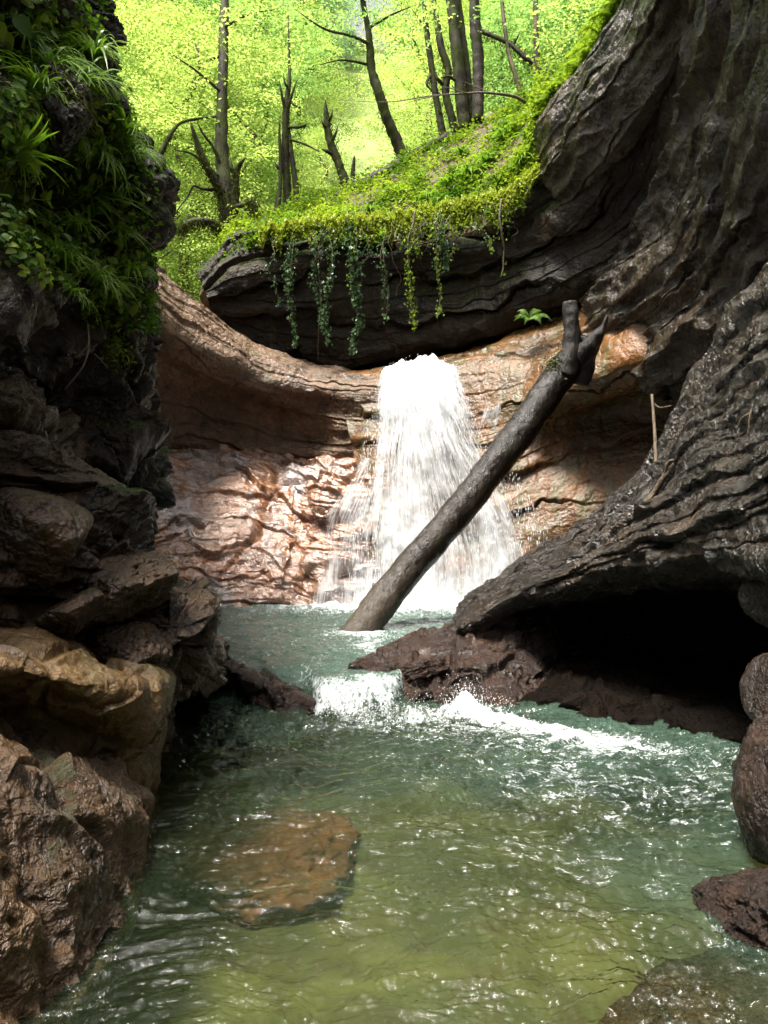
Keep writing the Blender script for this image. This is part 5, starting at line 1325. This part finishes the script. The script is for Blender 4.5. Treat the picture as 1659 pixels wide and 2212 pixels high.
TUFT = [tuft_mesh(601 + k, 70, .55, .010) for k in range(3)]
BTUFT = [tuft_mesh(611 + k, 55, .42, .016, 1.0) for k in range(2)]
HERB = [herb_mesh(621 + k, 13, .16, .085) for k in range(2)] + [herb_mesh(631, 10, .17, .075, 'leaf_bank', True), herb_mesh(632, 12, .14, .10, 'leaf_bank')]
FERN = [fern_mesh(641), fern_mesh(642, 9, .5)]


def plant(name, parts, p, s, nrm, label, cat, group=None, lean=.5):
    t = empty(name, tuple(p), label, cat, group)
    z = Vector((0, 0, 1)).lerp(Vector(nrm), lean).normalized()
    t.rotation_mode = 'QUATERNION'
    t.rotation_quaternion = z.to_track_quat('Z', 'Y') @ __import__('mathutils').Quaternion((0, 0, 1), random.uniform(0, 6.28))
    t.scale = (s, s, s)
    for nm, me in parts:
        o = bpy.data.objects.new(nm, me); COL.objects.link(o); o.parent = t
    return t


rng = np.random.default_rng(77)
spots = [(215, 150, 1.0), (175, 200, 1.05), (120, 170, .9), (75, 210, .9), (250, 300, 1.0), (190, 340, .9), (235, 400, 1.0), (215, 455, .95), (270, 430, .8), (140, 300, .7), (285, 355, .8),
         (150, 590, .85), (200, 615, .9), (245, 630, .7), (110, 560, .7), (45, 480, .7), (20, 330, .7), (60, 110, .8), (290, 600, .7), (262, 520, .7), (170, 500, .7), (95, 400, .6), (140, 640, .6)]
for k, (u, v, s) in enumerate(spots):
    p, n = on_sheet('left_cliff', u, v)
    plant('grass_tuft', [('blades', TUFT[k % 3])], p + n * .03, s * .78, n, 'arching tuft of long grass, one of many alike on the dark left cliff', 'grass tuft', 'grass tufts on the left cliff', .45)
cand = []
while len(cand) < 150:
    u, v = rng.uniform(-40, 318), rng.uniform(20, 690)
    lim = np.interp(v, [0, 100, 300, 400, 500, 560, 690], [205, 212, 290, 322, 325, 312, 330])
    if u > lim - 4 or (v > 560 and u < 60) or (v > 620 and u < 170): continue
    cand.append((u, v))
for k, (u, v) in enumerate(cand):
    p, n = on_sheet('left_cliff', u, v)
    bright = u > np.interp(v, [0, 300, 700], [120, 190, 230]) or rng.uniform() < .3  # brighter leaf colour towards the rim paints in the light there
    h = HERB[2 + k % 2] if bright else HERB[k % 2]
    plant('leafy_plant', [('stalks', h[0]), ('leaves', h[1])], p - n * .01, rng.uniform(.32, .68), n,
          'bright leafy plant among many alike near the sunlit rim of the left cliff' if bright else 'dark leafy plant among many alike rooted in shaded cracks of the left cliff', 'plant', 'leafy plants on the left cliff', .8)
for u, v, s, lab in ((20, 80, 1.3, 'broad leaved plant at the upper left corner of the picture'), (12, 420, 1.1, 'maple like seedling at the left picture edge, below the mossy knob')):
    p, n = on_sheet('left_cliff', u, v)
    plant('leafy_plant', [('stalks', HERB[3][0]), ('leaves', HERB[3][1])], p + n * .05, s, n, lab, 'plant', None, .8)
# small creeping leaves and moss that green the ledges of the cliff
P, N = SHEETS['left_cliff']
F = P.reshape(-1, 3); NN = N.reshape(-1, 3); uv = proj(F)
lim = np.interp(uv[:, 1], [-60, 100, 300, 400, 500, 560, 690], [203, 212, 290, 322, 325, 312, 330])
wgt = ((uv[:, 1] > -40) & (uv[:, 1] < 720) & (uv[:, 0] > -60) & (uv[:, 0] < lim + 8)) * np.clip(.25 + fbm(F * 1.6, 3, 701) + .5 * NN[:, 2] + .5 * sstep(120, 280, uv[:, 0]), 0, 2) * np.where(uv[:, 1] > 560, sstep(90, 260, uv[:, 0]) * .8, 1)
n = 10000
ii = rng.choice(len(F), n, p=wgt / wgt.sum())
c = F[ii] + NN[ii] * np.abs(rng.normal(size=n))[:, None] * .05
v_, q_, t_ = leaf_quads(c, .045, rng, .3, .7, out=NN[ii] + np.array([0, 0, -.5]))
acc = Acc(); acc.add(v_, q_, None, t_)
tag(acc.build('creepers', M['leaf_dark'], smooth=False), 'small creeping leaves spread over the cracks and ledges of the left cliff', 'creepers', kind='stuff')
p, n = on_sheet('left_cliff', 130, 235)
V, q = boulder_verts(p + n * .12, (.15, .2, .21), 711, 40, 5, .22)
kn = tag(place('rock_knob', np_mesh('rock_knob', V, q, None, M['knob'] if 'knob' in M else M['left_cliff']), base_of(V)), 'mossy rounded knob of rock jutting out of the left cliff', 'rock knob')
rr = rng.choice(len(V), 1400); c = V[rr]; c = c[c[:, 2] > V[:, 2].mean() - .02]
v_, q_, t_ = leaf_quads(c, .03, rng, .2, .4); acc = Acc(); acc.add(v_, q_, None, t_); o = acc.build('moss_cap', M['leaf_moss'], parent=kn); o['kind'] = 'stuff'

# ------------------------------------------------------------------ ivy and roots hanging in front of the dark overhang
def vine(u, v0, v1, d, leaves, label, mat='leaf_ivy', r=.006, size=.06, wob=8, group=None, name='ivy_vine', cat='ivy vine'):
    rng = np.random.default_rng(int(u * 7 + v0))
    vs = np.linspace(v0, v1, 9)
    pts = [at(u + rng.normal() * wob * .35 + wob * math.sin(k * .8 + u), v, d - .06 * math.sin(k * .7)) for k, v in enumerate(vs)]
    t = empty(name, pts[0], label, cat, group)
    acc = Acc(); acc.add(*tube(pts, [r, r, r * .9, r * .6, r * .3], 40, 6, .1, int(u))); acc.build('stem', M['twig'], parent=t)
    if leaves:
        L = spline(pts, 200)
        k = rng.uniform(0, 1, leaves) ** .8
        c = L[(k * 199).astype(int)] + rng.normal(size=(leaves, 3)) * np.array([.05, .04, .03]) * (1.15 - .6 * k)[:, None]
        o_ = np.zeros((leaves, 3)); o_[:, 2] = -1; o_[:, 1] = -.5
        v_, q_, t_ = leaf_quads(c, size, rng, -.15, .8, out=o_)
        acc = Acc(); acc.add(v_, q_, None, t_); acc.build('leaves', M[mat], parent=t, smooth=False)
    return t


vine(630, 505, 755, 12.7, 230, 'long ivy vine at the left end of the row hanging before the dark overhang')
vine(622, 520, 600, 12.72, 60, 'short ivy strand just left of the leftmost long vine', wob=5)
vine(686, 480, 700, 12.65, 200, 'ivy vine second from the left, with brown patches at its end')
vine(710, 495, 748, 12.6, 260, 'ivy vine just left of the thickest one, ending in a curled tip')
vine(764, 480, 765, 12.6, 420, 'thickest and greenest ivy vine, in the middle of the row over the overhang', size=.07)
vine(833, 500, 700, 12.5, 60, 'thin brown vine with few leaves, between the thickest ivy and the root bundle', wob=5)
vine(826, 520, 640, 12.5, 36, 'sparse ivy strand beside the thin brown vine', wob=4)
vine(888, 455, 712, 12.3, 240, 'ragged vine wrapped round a pale root, right of the thin brown vine', 'leaf_bank', .018, .055, 6)
vine(905, 470, 560, 12.25, 50, 'short curling root beside the vine wrapped root', 'leaf_bank', .010, .05, 12, name='hanging_root', cat='root')
vine(945, 455, 690, 12.15, 110, 'reddish vine with leaves mostly near the top, right of the ragged vine', 'leaf_bank', .010, .055, 5)
vine(978, 465, 565, 12.0, 26, 'bare curved root hanging at the right of the reddish vine', 'leaf_bank', .010, .05, 9, name='hanging_root', cat='root')
vine(958, 470, 590, 12.1, 120, 'leafy green strand close to the reddish vine', wob=7)
vine(1084, 430, 600, 11.55, 10, 'pale brown root hanging alone at the right end of the overhang', 'leaf_bank', .016, .05, 4, name='hanging_root', cat='root')
vine(690, 560, 780, 12.7, 0, 'hair thin bare root dangling under the second ivy vine', r=.004, wob=3, name='hanging_root', cat='root')

rv = np.random.default_rng(88)
for k in range(16):
    u = float(rv.uniform(590, 1120)); ct = float(np.interp(u, [540, 700, 840, 975, 1095, 1165], [512, 490, 478, 455, 425, 375])); ln = float(rv.uniform(35, 150))
    d = float(np.interp(u, [540, 840, 975, 1095, 1165], [12.7, 12.55, 12.2, 11.75, 11.5]))
    vine(u, ct + 5, ct + 20 + ln, d, int(ln * .45) if k % 3 else 0, 'thin short hanging strand, one of many alike along the brow of the overhang', 'leaf_ivy' if k % 2 else 'leaf_bank', .005, .05, 11, 'thin strands along the brow', 'hanging_strand', 'strand')
# ------------------------------------------------------------------ tufts and ferns on the bank
for k, (u, v, s, kind) in enumerate(((612, 498, 1.1, 't'), (640, 470, .8, 't'), (1012, 385, 1.2, 't'), (1045, 352, 1.0, 't'), (970, 400, 1.0, 't'), (1085, 300, 1.1, 't'), (920, 430, .9, 't'), (1130, 300, .8, 't'), (735, 470, .8, 't'), (860, 420, .8, 't'), (800, 450, .7, 't'), (900, 380, .8, 't'), (990, 330, .8, 't'), (1060, 400, .9, 't'), (1120, 360, .9, 't'), (700, 480, .7, 't'), (950, 440, .8, 't'), (830, 465, .7, 't'))):
    p, n = on_sheet('bank', u, v)
    plant('grass_tuft', [('blades', BTUFT[k % 2])], p, s * 1.15, n, 'yellow green tuft of grass standing out of the leafy bank, one of several alike', 'grass tuft', 'grass tufts on the bank', .2)
for k, (u, v, s) in enumerate(((1190, 215, 1.0), (1215, 190, 1.1), (1250, 150, 1.1), (1165, 240, .9), (1290, 80, 1.2), (1320, 40, 1.2), (1110, 270, .9), (1270, 120, 1.0), (1140, 330, .8), (1345, 0, 1.2))):
    p, n = on_sheet('bank', u, v)
    plant('fern', [('fronds', FERN[k % 2])], p, s * 1.2, n, 'bright fern among several alike along the right rim of the bank', 'fern', 'ferns along the bank rim', .25)
p, n = on_sheet('chute', 1140, 690)
plant('fern', [('fronds', fern_mesh(651, 10, .34, 'leaf_dark'))], np.array(at(1143, 690, 11.6)), 1.0, (0, -1, .4), 'small dark green fern alone in the crevice under the overhang', 'fern', None, .6)
p, n = on_sheet('left_cliff', 245, 735)
rr = rng.normal(size=(700, 3)) * np.array([.06, .07, .10]); rr[:, 0] += rr[:, 2] * -.4
v_, q_, t_ = leaf_quads(p + rr + n * .03, .035, rng, .2, .4)
acc = Acc(); acc.add(v_, q_, None, .3 + .7 * t_)
tag(acc.build('moss_patch', M['leaf_bank'], smooth=False), 'bright yellow green patch of moss low on the left cliff', 'moss', kind='stuff')
